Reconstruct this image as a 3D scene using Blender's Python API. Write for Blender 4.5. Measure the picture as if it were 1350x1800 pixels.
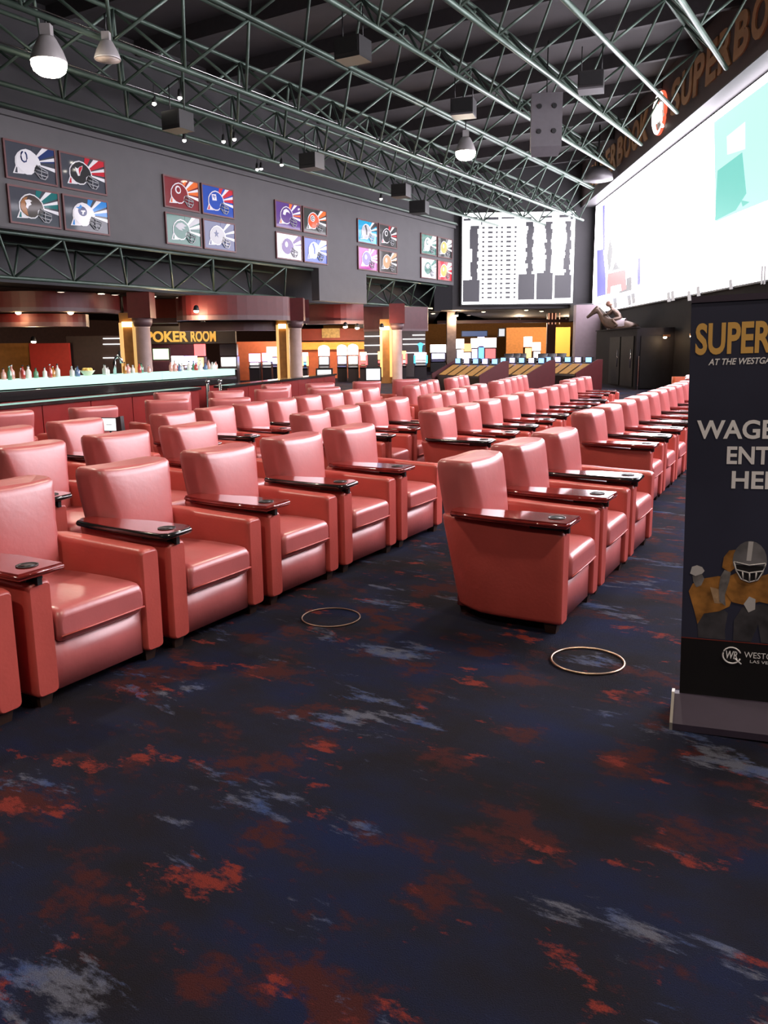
import bpy, bmesh, math, random
from mathutils import Vector, Matrix
random.seed(7)
for o in list(bpy.data.objects): bpy.data.objects.remove(o)
scene = bpy.context.scene
COL = scene.collection
PI = math.pi
# ------------------------------------------------------------------ camera
FPX, EYE, YH, ROLL = 1450.0, 1.63, 613.0, 0.011
pitch = math.atan((900 - YH) / FPX)
FW = Vector((0, math.cos(pitch), -math.sin(pitch)))
r0 = Vector((1, 0, 0)); u0 = r0.cross(FW)
RT = r0 * math.cos(ROLL) - u0 * math.sin(ROLL)
UP = u0 * math.cos(ROLL) + r0 * math.sin(ROLL)
CAM = Vector((0, 0, EYE))
cd = bpy.data.cameras.new('camera'); cam = bpy.data.objects.new('camera', cd); COL.objects.link(cam)
cd.sensor_fit = 'HORIZONTAL'; cd.sensor_width = 36.0; cd.lens = FPX * 36.0 / 1350.0
cd.clip_end = 300; cd.clip_start = 0.05
m3 = Matrix((RT, UP, -FW)).transposed()
cam.matrix_world = Matrix.Translation(CAM) @ m3.to_4x4()
scene.camera = cam
def ray(x, y): return FW * FPX + RT * (x - 675) + UP * (900 - y)
def at_z(x, y, z):
    d = ray(x, y); return CAM + d * ((z - EYE) / d.z)
def at_y(x, y, Y):
    d = ray(x, y); return CAM + d * (Y / d.y)
def proj(p):
    v = Vector(p) - CAM; Z = v.dot(FW)
    if Z < 0.1: return None
    return 675 + FPX * v.dot(RT) / Z, 900 - FPX * v.dot(UP) / Z, Z
# ------------------------------------------------------------------ world, exposure
w = bpy.data.worlds.new('world'); scene.world = w; w.use_nodes = True
w.node_tree.nodes['Background'].inputs[0].default_value = (0.62, 0.56, 0.66, 1)
w.node_tree.nodes['Background'].inputs[1].default_value = 0.05
vs = scene.view_settings
vs.view_transform = 'Standard'; vs.look = 'None'; vs.exposure = 0.28; vs.gamma = 1.0; vs.use_curve_mapping = False
SCREEN_POWER = 9.8
BOARD_POWER = 5.0
LAMP_POWER = 800.0
# ------------------------------------------------------------------ frames of the room
AZ = math.radians(32.0)            # direction of truss chords, picture wall and chair rows
AZ2 = math.radians(2.2)            # direction of the big screen wall
RA = Vector((math.sin(AZ), math.cos(AZ), 0)); BA = Vector((-math.cos(AZ), math.sin(AZ), 0))
R2 = Vector((math.sin(AZ2), math.cos(AZ2), 0)); N2 = Vector((math.cos(AZ2), -math.sin(AZ2), 0))
ROT_A = PI / 2 - AZ                # local x = along wall, local y = into the picture wall
ROT_S = -(PI / 2 + AZ2)            # local x = towards the viewer along the screen, y = into the screen wall
ROT_B = -AZ2                       # board wall: x to the right, y into the wall
def wa(s, b, z=0): return RA * s + BA * b + Vector((0, 0, z))
def wr(r, n, z=0): return R2 * r + N2 * n + Vector((0, 0, z))
# ------------------------------------------------------------------ materials
MATS = {}
def mat(name, col, rough=0.5, metal=0.0, spec=0.5, var=0.0, vscale=6.0, bump=0.0, bscale=60.0, coat=0.0, emit=None, power=0.0):
    if name in MATS: return MATS[name]
    m = bpy.data.materials.new(name); m.use_nodes = True; nt = m.node_tree; b = nt.nodes['Principled BSDF']
    c = (col[0], col[1], col[2], 1)
    b.inputs['Base Color'].default_value = c; b.inputs['Roughness'].default_value = rough
    b.inputs['Metallic'].default_value = metal; b.inputs['Specular IOR Level'].default_value = spec
    if coat: b.inputs['Coat Weight'].default_value = coat; b.inputs['Coat Roughness'].default_value = 0.06
    if var > 0 or bump > 0:
        tc = nt.nodes.new('ShaderNodeTexCoord')
    if var > 0:
        n = nt.nodes.new('ShaderNodeTexNoise'); n.inputs['Scale'].default_value = vscale; n.inputs['Detail'].default_value = 4
        nt.links.new(tc.outputs['Object'], n.inputs['Vector'])
        r = nt.nodes.new('ShaderNodeValToRGB')
        r.color_ramp.elements[0].position = 0.3; r.color_ramp.elements[1].position = 0.7
        r.color_ramp.elements[0].color = tuple(max(0, x * (1 - var)) for x in col) + (1,)
        r.color_ramp.elements[1].color = tuple(min(1, x * (1 + var)) for x in col) + (1,)
        nt.links.new(n.outputs['Fac'], r.inputs['Fac']); nt.links.new(r.outputs['Color'], b.inputs['Base Color'])
    if bump > 0:
        n2 = nt.nodes.new('ShaderNodeTexNoise'); n2.inputs['Scale'].default_value = bscale; n2.inputs['Detail'].default_value = 3
        nt.links.new(tc.outputs['Object'], n2.inputs['Vector'])
        bp = nt.nodes.new('ShaderNodeBump'); bp.inputs['Strength'].default_value = bump; bp.inputs['Distance'].default_value = 0.02
        nt.links.new(n2.outputs['Fac'], bp.inputs['Height']); nt.links.new(bp.outputs['Normal'], b.inputs['Normal'])
    if emit is not None:
        b.inputs['Emission Color'].default_value = (emit[0], emit[1], emit[2], 1); b.inputs['Emission Strength'].default_value = power
    MATS[name] = m; return m
def emit(name, col, power): return mat(name, (0.02, 0.02, 0.02), 0.4, emit=col, power=power)
# ------------------------------------------------------------------ mesh helper
class MB:
    def __init__(s): s.v = []; s.f = []; s.sm = []
    def add(s, vs_, fs, smooth=False):
        k = len(s.v); s.v += [tuple(p) for p in vs_]
        for f in fs: s.f.append([i + k for i in f]); s.sm.append(smooth)
        return s
    def box(s, x0, x1, y0, y1, z0, z1):
        return s.add([(x0,y0,z0),(x1,y0,z0),(x1,y1,z0),(x0,y1,z0),(x0,y0,z1),(x1,y0,z1),(x1,y1,z1),(x0,y1,z1)],
                     [(0,3,2,1),(4,5,6,7),(0,1,5,4),(1,2,6,5),(2,3,7,6),(3,0,4,7)])
    def hexa(s, p8): return s.add(p8, [(0,3,2,1),(4,5,6,7),(0,1,5,4),(1,2,6,5),(2,3,7,6),(3,0,4,7)])
    def prism_xz(s, pts, y0, y1):      # outline in x,z, thickness in y
        n = len(pts)
        vs_ = [(p[0], y0, p[1]) for p in pts] + [(p[0], y1, p[1]) for p in pts]
        fs = [tuple(range(n)), tuple(range(2*n-1, n-1, -1))] + [(i, i+n, (i+1) % n + n, (i+1) % n) for i in range(n)]
        return s.add(vs_, fs)
    def prism_xy(s, pts, z0, z1, smooth=False):
        n = len(pts)
        vs_ = [(p[0], p[1], z0) for p in pts] + [(p[0], p[1], z1) for p in pts]
        s.add(vs_, [tuple(range(n-1, -1, -1)), tuple(range(n, 2*n))])
        k = len(s.v) - 2*n
        for i in range(n):
            s.f.append([k+i, k+(i+1) % n, k+(i+1) % n+n, k+i+n]); s.sm.append(smooth)
        return s
    def prism_yz(s, pts, x0, x1):
        n = len(pts)
        vs_ = [(x0, p[0], p[1]) for p in pts] + [(x1, p[0], p[1]) for p in pts]
        fs = [tuple(range(n)), tuple(range(2*n-1, n-1, -1))] + [(i, i+n, (i+1) % n + n, (i+1) % n) for i in range(n)]
        return s.add(vs_, fs)
    def loft(s, rings, cap=True, smooth=True, closed=True):
        n = len(rings[0]); k = len(s.v)
        for r in rings: s.v += [tuple(p) for p in r]
        for j in range(len(rings) - 1):
            for i in range(n if closed else n - 1):
                a = k + j*n + i; b = k + j*n + (i+1) % n
                s.f.append([a, b, b + n, a + n]); s.sm.append(smooth)
        if cap:
            s.f.append([k + i for i in range(n-1, -1, -1)]); s.sm.append(False)
            q = k + (len(rings)-1)*n
            s.f.append([q + i for i in range(n)]); s.sm.append(False)
        return s
    def tube(s, a, b, r, n=6, r2=None):
        a = Vector(a); b = Vector(b); d = (b - a)
        if d.length < 1e-6: return s
        d.normalize(); h = Vector((0, 0, 1)) if abs(d.z) < 0.9 else Vector((1, 0, 0))
        x = d.cross(h).normalized(); y = d.cross(x); r2 = r if r2 is None else r2
        R0 = [a + (x*math.cos(t*2*PI/n) + y*math.sin(t*2*PI/n))*r for t in range(n)]
        R1 = [b + (x*math.cos(t*2*PI/n) + y*math.sin(t*2*PI/n))*r2 for t in range(n)]
        return s.loft([R0, R1])
    def path(s, pts, r, n=6, closed=False):
        pts = [Vector(p) for p in pts]; rings = []; m = len(pts)
        for i, p in enumerate(pts):
            if closed: d = pts[(i+1) % m] - pts[i-1]
            else: d = pts[min(i+1, m-1)] - pts[max(i-1, 0)]
            d.normalize(); h = Vector((0, 0, 1)) if abs(d.z) < 0.95 else Vector((1, 0, 0))
            x = d.cross(h).normalized(); y = d.cross(x)
            rr = r[i] if isinstance(r, (list, tuple)) else r
            rings.append([p + (x*math.cos(t*2*PI/n) + y*math.sin(t*2*PI/n))*rr for t in range(n)])
        if closed: rings.append(rings[0]); return s.loft(rings, cap=False)
        return s.loft(rings)
    def lathe(s, prof, n=20, c=(0, 0, 0), cap=True):
        rings = [[(c[0] + r*math.cos(t*2*PI/n), c[1] + r*math.sin(t*2*PI/n), c[2] + z) for t in range(n)] for r, z in prof]
        return s.loft(rings, cap=cap)
    def ball(s, c, rx, ry=None, rz=None, n=12, m=8):
        ry = rx if ry is None else ry; rz = rx if rz is None else rz
        rings = [[(c[0] + rx*math.sin(PI*j/m)*math.cos(2*PI*i/n), c[1] + ry*math.sin(PI*j/m)*math.sin(2*PI*i/n), c[2] - rz*math.cos(PI*j/m)) for i in range(n)] for j in range(1, m)]
        return s.loft(rings)
    def mesh(s, name):
        me = bpy.data.meshes.new(name); me.from_pydata(s.v, [], s.f); me.update()
        me.polygons.foreach_set('use_smooth', s.sm)
        bm = bmesh.new(); bm.from_mesh(me); bmesh.ops.recalc_face_normals(bm, faces=bm.faces); bm.to_mesh(me); bm.free()
        return me
    def build(s, name, material, parent=None, loc=None, rz=0):
        return link(name, s.mesh(name), material, parent, loc, rz)
def link(name, me, material, parent=None, loc=None, rz=0):
    if material is not None and not me.materials: me.materials.append(material)
    o = bpy.data.objects.new(name, me); COL.objects.link(o)
    if parent is not None: o.parent = parent
    if loc is not None: o.location = loc
    if rz: o.rotation_euler = (0, 0, rz)
    return o
def tag(o, label, cat, group=None, kind=None):
    o['label'] = label; o['category'] = cat
    if group: o['group'] = group
    if kind: o['kind'] = kind
    return o
def thing(name, label, cat, loc=(0, 0, 0), rz=0, group=None):
    o = bpy.data.objects.new(name, None); COL.objects.link(o); o.location = loc; o.rotation_euler = (0, 0, rz)
    o.empty_display_size = 0.2
    return tag(o, label, cat, group)
def struct(o, label=None):
    o['kind'] = 'structure'
    if label: o['label'] = label
    return o
def copy_tree(o, parent=None):
    c = o.copy(); COL.objects.link(c); c.parent = parent
    for ch in [k for k in KIDS.get(o.name, [])]: copy_tree(ch, c)
    return c
KIDS = {}
def text_mesh(txt, width, height, depth=0.02, bold=0.0, shear=0.0, space=1.0):
    cu = bpy.data.curves.new('lettering', 'FONT'); cu.body = txt; cu.size = 1.0; cu.extrude = 0.01; cu.offset = bold; cu.shear = shear
    cu.space_character = space; cu.resolution_u = 4
    o = bpy.data.objects.new('lettering', cu); COL.objects.link(o)
    dg = bpy.context.evaluated_depsgraph_get(); me = bpy.data.meshes.new_from_object(o.evaluated_get(dg))
    bpy.data.objects.remove(o); bpy.data.curves.remove(cu)
    xs = [v.co.x for v in me.vertices]; ys = [v.co.y for v in me.vertices]
    x0, x1, y0, y1 = min(xs), max(xs), min(ys), max(ys)
    for v in me.vertices:       # local: x along, z up, y = thickness towards -y
        x = (v.co.x - x0) / (x1 - x0) * width; z = (v.co.y - y0) / (y1 - y0) * height
        y = -depth if v.co.z > 0 else 0.0
        v.co = (x, y, z)
    me.update(); return me
# ------------------------------------------------------------------ palette
def carpet_material():
    m = bpy.data.materials.new('carpet'); m.use_nodes = True; nt = m.node_tree; N = nt.nodes; L = nt.links
    b = N['Principled BSDF']; b.inputs['Roughness'].default_value = 0.95; b.inputs['Specular IOR Level'].default_value = 0.1
    tc = N.new('ShaderNodeTexCoord')
    def mapped(rot, sc, off=0):
        mp = N.new('ShaderNodeMapping'); mp.vector_type = 'TEXTURE'; mp.inputs['Rotation'].default_value = (0, 0, rot); mp.inputs['Scale'].default_value = (1/sc[0], 1/sc[1], 1)
        mp.inputs['Location'].default_value = (off, off*0.7, 0)
        L.new(tc.outputs['Object'], mp.inputs['Vector']); return mp
    # woven tuft jitter: pushes blotch edges into ragged little steps
    def noise(mp, scale, detail, rough=0.6, dist=0.0):
        n = N.new('ShaderNodeTexNoise'); n.inputs['Scale'].default_value = scale; n.inputs['Detail'].default_value = detail
        n.inputs['Roughness'].default_value = rough; n.inputs['Distortion'].default_value = dist
        L.new(mp.outputs['Vector'], n.inputs['Vector']); return n
    def ramp(src, stops):
        r = N.new('ShaderNodeValToRGB'); el = r.color_ramp.elements
        while len(el) < len(stops): el.new(0.5)
        for e, (p, c) in zip(el, stops): e.position = p; e.color = c
        L.new(src, r.inputs['Fac']); return r
    def mix(fac, a, c):
        mx = N.new('ShaderNodeMix'); mx.data_type = 'RGBA'
        L.new(fac, mx.inputs['Factor'])
        for s_, k in ((a, 6), (c, 7)):
            if isinstance(s_, tuple): mx.inputs[k].default_value = s_
            else: L.new(s_, mx.inputs[k])
        return mx.outputs[2]
    A = math.radians(-32)
    base = ramp(noise(mapped(A, (1, 1.6, 1)), 1.1, 5).outputs['Fac'], [(0.36, (0.011, 0.009, 0.011, 1)), (0.50, (0.011, 0.012, 0.024, 1)), (0.66, (0.008, 0.013, 0.045, 1))])
    W = (1, 1, 1, 1); K = (0, 0, 0, 1)
    maroon = ramp(noise(mapped(A, (1.0, 1.5, 1), 3.1), 2.1, 8, 0.72).outputs['Fac'], [(0.53, K), (0.60, W)])
    c1 = mix(maroon.outputs['Color'], base.outputs['Color'], (0.045, 0.012, 0.012, 1))
    rust = ramp(noise(mapped(A, (1.3, 2.3, 1), 7.7), 1.9, 9, 0.70).outputs['Fac'], [(0.59, K), (0.64, W)])
    c2 = mix(rust.outputs['Color'], c1, (0.155, 0.024, 0.018, 1))
    slate = ramp(noise(mapped(A, (0.80, 2.3, 1), 12.3), 1.35, 10, 0.72, 0.15).outputs['Fac'], [(0.575, K), (0.62, W)])
    slatec = ramp(noise(mapped(A, (1, 1, 1), 5.0), 5.0, 6).outputs['Fac'], [(0.42, (0.085, 0.088, 0.115, 1)), (0.62, (0.030, 0.055, 0.15, 1))])
    c3 = mix(slate.outputs['Color'], c2, slatec.outputs['Color'])
    tuft = noise(mapped(0, (1, 1, 1)), 260, 2); tr = ramp(tuft.outputs['Fac'], [(0.2, (0.55, 0.55, 0.55, 1)), (0.8, (1.35, 1.35, 1.35, 1))])
    mm = N.new('ShaderNodeMix'); mm.data_type = 'RGBA'; mm.blend_type = 'MULTIPLY'; mm.inputs['Factor'].default_value = 1
    L.new(c3, mm.inputs[6]); L.new(tr.outputs['Color'], mm.inputs[7]); L.new(mm.outputs[2], b.inputs['Base Color'])
    bp = N.new('ShaderNodeBump'); bp.inputs['Strength'].default_value = 0.4; bp.inputs['Distance'].default_value = 0.01
    L.new(tuft.outputs['Fac'], bp.inputs['Height']); L.new(bp.outputs['Normal'], b.inputs['Normal'])
    return m
LEATHER = mat('salmon_leather', (0.49, 0.118, 0.116), 0.36, spec=0.95, var=0.08, vscale=5, bump=0.05, bscale=30)
LEATHER2 = mat('salmon_leather_panel', (0.49, 0.078, 0.062), 0.40, spec=0.65, var=0.08, vscale=5, bump=0.06, bscale=50)
MAHOG = mat('mahogany_lacquer', (0.20, 0.020, 0.016), 0.09, spec=0.7, var=0.25, vscale=18, coat=0.6)
EBONY = mat('black_lacquer', (0.014, 0.012, 0.012), 0.16, spec=0.6, var=0.1, coat=0.5)
FOOT = mat('dark_wood_foot', (0.035, 0.015, 0.010), 0.5, var=0.2)
BLACK = mat('black_metal', (0.012, 0.012, 0.013), 0.45, var=0.1)
CHROME = mat('chrome', (0.6, 0.6, 0.62), 0.2, metal=1.0)
GREEN = mat('green_truss_paint', (0.075, 0.112, 0.090), 0.38, metal=0.3, var=0.25, vscale=1.5)
DECK = mat('dark_ceiling_deck', (0.050, 0.043, 0.046), 0.8, var=0.2, vscale=0.6)
WALLGREY = mat('charcoal_wall_paint', (0.092, 0.088, 0.092), 0.75, var=0.06, vscale=2)
DARKGREY = mat('dark_grey_wall', (0.045, 0.043, 0.047), 0.7, var=0.08, vscale=1)
NIGHT = mat('black_wall', (0.018, 0.016, 0.018), 0.75, spec=0.15, var=0.1)
REDPANEL = mat('red_lacquer_panel', (0.21, 0.016, 0.014), 0.25, var=0.12, vscale=2.5, coat=0.3)
MAROON = mat('maroon_paint', (0.085, 0.007, 0.009), 0.5, var=0.1)
MAUVE = mat('mauve_trim', (0.10, 0.052, 0.058), 0.5, var=0.08)
STONE = mat('stone_column', (0.36, 0.25, 0.23), 0.5, var=0.12, vscale=3)
GOLD = mat('gold_sign_paint', (0.62, 0.33, 0.07), 0.45, var=0.1)
BROWNGOLD = mat('bronze_letter', (0.50, 0.27, 0.13), 0.5, var=0.1)
OCHRE = mat('ochre_wall', (0.50, 0.22, 0.055), 0.7, var=0.12)
ORANGEW = mat('orange_wall', (0.52, 0.13, 0.05), 0.7, var=0.1)
BRASS = mat('brass_ring', (0.72, 0.52, 0.36), 0.3, metal=0.9)
WHITEP = mat('white_print', (0.80, 0.80, 0.80), 0.5, var=0.02)
# ================================================================== THE SETTING
floor = MB().add([(-45, -14, 0), (40, -14, 0), (40, 95, 0), (-45, 95, 0)], [(0, 1, 2, 3)]).build('floor', carpet_material())
struct(floor, 'dark navy carpet with rust red and slate blue blotches')
# upper ceiling deck with joists that run across the truss chords
deck = MB()
deck.box(-60, 60, -20, 100, 11.2, 11.4)
deck = deck.build('ceiling', DECK); struct(deck, 'dark ceiling deck above the tubular truss')
for i in range(14):
    s0 = 4.0 + i * 3.2
    bmax = 21.5
    b0 = (0.497 * s0 - 9.0) / 0.868
    MB().box(-0.09, 0.09, b0, bmax, -0.45, 0.0).build('joist', mat('joist_paint', (0.042, 0.037, 0.040), 0.7, var=0.1), deck, RA * s0 + Vector((0, 0, 11.2)), ROT_A)
# picture wall (left), with its dropped pier and cornices
wl = bpy.data.objects.new('wall_left', None); COL.objects.link(wl); wl.rotation_euler = (0, 0, ROT_A); struct(wl, 'charcoal wall carrying the helmet pictures')
MB().prism_xz([(4, 5.0), (29.4, 5.0), (29.4, 3.68), (33.1, 3.68), (33.1, 5.0), (41.9, 5.0), (41.9, 8.0), (4, 8.0)], 21.5, 21.9).build('wall_panel', WALLGREY, wl)
MB().box(4, 41.9, 21.38, 21.9, 7.98, 8.12).build('cornice', WALLGREY, wl)
MB().box(4, 41.9, 21.26, 21.9, 8.12, 8.22).build('cornice', DARKGREY, wl)
MB().box(4, 41.9, 21.5, 21.9, 8.22, 11.2).build('upper_wall', DARKGREY, wl)
MB().box(4, 29.35, 21.44, 21.5, 5.0, 5.05).build('lower_edge', DARKGREY, wl)
MB().box(4, 45, 24.4, 24.6, 3.7, 8.0).build('recess_wall', DARKGREY, wl)
# low ceiling of the gaming floor beyond the picture wall and the board wall
lc = MB().add([tuple(wa(-6, 23.0, 3.70)), tuple(wa(46, 23.0, 3.70)), tuple(wr(95, 12, 3.70)), tuple(wa(60, 75, 3.70)), tuple(wa(-6, 75, 3.70))], [(0, 1, 2, 3, 4)])
lc.add([tuple(wr(47.25, 1.5, 3.70)), tuple(wr(47.25, 16, 3.70)), tuple(wr(95, 16, 3.70)), tuple(wr(95, 1.5, 3.70))], [(0, 1, 2, 3)])
struct(lc.build('ceiling', NIGHT), 'black low ceiling with downlights over the bar')
# board wall
wf = bpy.data.objects.new('wall_far', None); COL.objects.link(wf); wf.location = wr(47.2, 0); wf.rotation_euler = (0, 0, ROT_B); struct(wf, 'dark far wall carrying the odds board')
MB().box(2.1, 9.9, 0.0, 0.4, 3.72, 11.2).build('wall_panel', DARKGREY, wf)
MB().box(8.55, 9.75, -1.2, 0.0, 3.0, 3.9).build('corner_box', DARKGREY, wf)
# screen wall
wrt = bpy.data.objects.new('wall_right', None); COL.objects.link(wrt); wrt.rotation_euler = (0, 0, ROT_S); struct(wrt, 'dark wall below and above the giant screen')
# local x = -R2 coordinate, y = N2 coordinate
MB().box(-47.2, 14, 9.75, 10.1, 0, 3.30).build('lower_wall', NIGHT, wrt)
MB().box(-47.2, 14, 9.75, 10.1, 3.30, 8.95).build('screen_backing', NIGHT, wrt)
MB().box(-47.2, 14, 9.0, 10.1, 8.97, 9.02).build('soffit', mat('soffit_paint', (0.10, 0.095, 0.10), 0.6, var=0.05), wrt)
MB().box(-47.2, 14, 9.0, 9.15, 9.02, 11.2).build('fascia', mat('fascia_brown', (0.085, 0.052, 0.050), 0.6, var=0.1), wrt)
# walls behind the viewer
struct(MB().box(-45, 40, -14.4, -14, 0, 11.2).build('wall_back', DARKGREY), 'dark rear wall behind the viewer')
# far wall of the gaming floor
wg = MB().box(-5, 75, 46, 46.3, 0, 3.7).build('wall_side', mat('umber_wall', (0.060, 0.022, 0.018), 0.7, var=0.2), None, None, ROT_A)
struct(wg, 'dark umber wall at the back of the gaming floor')
struct(MB().box(-8, 30, 0, 0.3, 0, 3.7).build('wall_end', OCHRE, None, wr(74, 0), ROT_B), 'ochre wall at the far end of the gaming floor')
# ================================================================== GIANT SCREEN AND ODDS BOARD
scr = thing('video_wall', 'giant white-lit video wall along the right side of the hall', 'screen', (0, 0, 0), ROT_S)
MB().box(-46.5, -5.0, 9.66, 9.74, 3.32, 8.93).build('bezel', BLACK, scr)
MB().box(-46.42, -5.0, 9.64, 9.66, 3.38, 8.90).build('picture', emit('screen_white', (0.97, 0.91, 1.0), SCREEN_POWER), scr)
def scr_patch(name, pts, m, off=0.0):      # pixel outline projected onto the screen plane
    out = []
    for x, y in pts:
        d = ray(x, y); t = 9.63 / d.dot(N2); p = CAM + d * (t - CAM.dot(N2) / d.dot(N2)); out.append((-p.dot(R2), p.z))
    return MB().prism_xz(out, 9.630 - off, 9.639 - off).build(name, m, scr)
E_BLUE = emit('screen_blue', (0.20, 0.18, 0.75), 1.3)
E_GREY = emit('screen_grey', (0.32, 0.30, 0.32), 1.0)
E_LGREY = emit('screen_pale_grey', (0.55, 0.55, 0.66), 1.2)
E_RED = emit('screen_red', (0.95, 0.33, 0.34), 1.1)
E_TEAL = emit('screen_teal', (0.25, 0.80, 0.70), 0.75)
E_AQUA = emit('screen_aqua', (0.58, 0.93, 0.87), 0.86)
scr_patch('blue_strip', [(1049, 440), (1060, 438), (1064, 478), (1065, 518), (1049, 522)], E_BLUE)
scr_patch('blue_strip', [(1059, 362), (1063, 360), (1063, 440), (1060, 440)], E_BLUE)
scr_patch('grey_diamond', [(1072, 418), (1077, 440), (1073, 470), (1070, 478), (1067, 450)], E_GREY)
scr_patch('grey_figure', [(1082, 458), (1087, 470), (1092, 472), (1076, 476)], E_GREY)
scr_patch('red_panel', [(1068, 481), (1099, 474), (1101, 508), (1092, 512), (1091, 500), (1074, 504), (1073, 516), (1066, 518)], E_RED)
scr_patch('pale_bar', [(1065, 527), (1125, 512), (1125, 520), (1065, 535)], E_LGREY)
scr_patch('grey_panel', [(1101, 489), (1110, 486), (1110, 510), (1088, 516), (1088, 512), (1101, 508)], E_GREY)
scr_patch('blue_strip', [(1121, 455), (1126, 453), (1125, 500), (1120, 501)], E_BLUE)
scr_patch('pale_bar', [(1050, 533), (1064, 529), (1064, 533), (1050, 538)], E_LGREY)
scr_patch('aqua_field', [(1255, 215), (1345, 147), (1420, 92), (1420, 340), (1350, 352), (1330, 360), (1300, 372), (1258, 390)], E_AQUA)
scr_patch('teal_field', [(1262, 300), (1305, 268), (1312, 340), (1293, 370), (1257, 388)], E_TEAL, 0.012)
scr_patch('teal_field', [(1303, 352), (1318, 355), (1306, 363)], E_TEAL, 0.012)
scr_patch('white_card', [(1278, 240), (1310, 214), (1310, 262), (1279, 272)], emit('screen_card', (0.93, 1, 0.98), 0.9), 0.012)
for x, yb in ((1078, 541), (1103, 536), (1110, 533), (1172, 530), (1179, 528), (1208, 528), (1281, 508), (1224, 520)):
    scr_patch('ticker_gap', [(x, yb - 16), (x + 5, yb - 17), (x + 7, yb), (x + 1, yb + 1)], E_GREY)
for x in (1338, 1343): scr_patch('ticker_gap', [(x, 468), (x + 3, 467), (x + 2, 499), (x - 1, 500)], E_GREY)
# odds board: white ground with grey columns
bd = thing('odds_board', 'square lit odds board with white and grey columns on far wall', 'display board', wr(46.9, 0), ROT_B)
BX0, BX1, BZ0, BZ1 = 2.62, 8.66, 3.98, 8.76
MB().box(BX0 - 0.08, BX1 + 0.08, 0.06, 0.28, BZ0 - 0.08, BZ1 + 0.08).build('cabinet', BLACK, bd)
MB().box(BX0, BX1, 0.03, 0.06, BZ0, BZ1).build('lit_face', emit('board_white', (0.97, 0.98, 1.0), BOARD_POWER), bd)
BG = emit('board_grey', (0.07, 0.066, 0.085), 1.0)
def bxz(px, py): return BX0 + (px - 103) / 597 * (BX1 - BX0), BZ1 - (py - 62) / 480 * (BZ1 - BZ0)
for c0, c1, top, bot, blk in ((145, 187, 128, 412, (107, 198, 530)), (443, 480, 112, 385, (405, 494, 522)), (543, 578, 112, 380, (503, 591, 522)), (648, 680, 112, 392, (600, 690, 516))):
    L_, R_ = [], []
    y = top
    while y < bot:
        h = random.choice((14, 18, 24)); a = c0 + random.choice((-4, 0, 2, 5, 10)); b = c1 + random.choice((-3, 0, 2, 5))
        L_ += [bxz(a, y), bxz(a, min(bot, y + h))]; R_ += [bxz(b, y), bxz(b, min(bot, y + h))]; y += h
    MB().prism_xz(L_ + R_[::-1], 0.018, 0.03).build('grey_column', BG, bd)
    (xa, za), (xb, zb) = bxz(blk[0], bot), bxz(blk[1], blk[2])
    MB().box(xa, xb, 0.018, 0.03, zb, za).build('grey_block', BG, bd)
dash = MB()
for k in range(16):
    py = 140 + k * 24.5
    for px, wd in ((215, 14), (252, 26), (286, 12), (314, 14), (350, 26), (386, 12)):
        (xa, za), (xb, zb) = bxz(px - wd/2, py - 6), bxz(px + wd/2, py + 5)
        dash.box(xa, xb, 0.018, 0.03, zb, za)
dash = dash.build('text_dashes', BG, bd); dash['kind'] = 'stuff'
hd = MB()
for px, py, wd, ht in ((128, 96, 40, 12), (172, 92, 22, 18), (255, 92, 80, 14), (345, 90, 70, 9), (440, 92, 60, 10), (548, 88, 62, 12), (640, 86, 50, 14), (682, 88, 14, 30), (205, 105, 8, 40)):
    (xa, za), (xb, zb) = bxz(px - wd/2, py - ht/2), bxz(px + wd/2, py + ht/2); hd.box(xa, xb, 0.018, 0.03, zb, za)
hd = hd.build('heading_marks', BG, bd); hd['kind'] = 'stuff'
# ================================================================== SPACE FRAME
sf = thing('space_frame', 'green tubular space frame hanging under the dark ceiling', 'truss', (0, 0, 0), ROT_A)
PA, PB = 2.13, 2.19
def seen(p, mg=350):
    q = proj(RA * p[0] + BA * p[1] + Vector((0, 0, p[2])))
    return q is not None and -mg < q[0] < 1350 + mg and -mg < q[1] < 1800
def smax(b): return min((8.75 + 0.868 * b) / 0.497, (46.6 - 0.497 * b) / 0.868)
webs = []; chords = []
def chord(b, z, r, s0=7.0, s1=None):
    s1 = smax(b) if s1 is None else s1
    a = s0
    while a < s1 - 0.5 and not seen((a, b, z)): a += 1.0
    if a < s1 - 1: chords.append((a, s1, b, z, r))
ZU, ZT, ZL = 9.23, 10.42, 8.05
PH = 16.35
def layer(bs, zb, phase, tops, zt, top_phase):
    for b in bs:
        k0 = int((4 - phase) / PA) - 1
        for k in range(k0, 30):
            s_ = phase + k * PA
            if s_ > smax(b) or s_ < 6: continue
            for sb in (-1, 1):
                tb = b + sb * PB / 2
                if not any(abs(tb - t) < 0.2 for t in tops): continue
                tb = min(tops, key=lambda t: abs(t - tb))
                for sa in (-1, 1):
                    ts = s_ + sa * PA / 2
                    if ts > smax(tb) + 0.6: continue
                    p, q = (s_, b, zb), (ts, tb, zt)
                    if seen(p) or seen(q): webs.append((p, q))
up_b = [13.79 - PB * k for k in range(9)]; up_t = [13.79 - PB * (k + 0.5) for k in range(9)]
lo_b = [13.79 + PB * (k + 0.5) for k in range(4)]; lo_t = [13.79 + PB * k for k in range(4)]
for i, b in enumerate(up_b):
    if i == 0:
        chord(b - 0.09, ZU, 0.062); chord(b + 0.09, ZU, 0.062)
    else: chord(b, ZU, 0.068)
for b in up_t: chord(b, ZT, 0.055)
for b in lo_b[:3]: chord(b, ZL, 0.066)
chord(21.2, ZL + 0.12, 0.06)
for b in lo_t[1:]: chord(b, ZU, 0.055)
layer(up_b, ZU, PH, up_t, ZT, PH)
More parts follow.
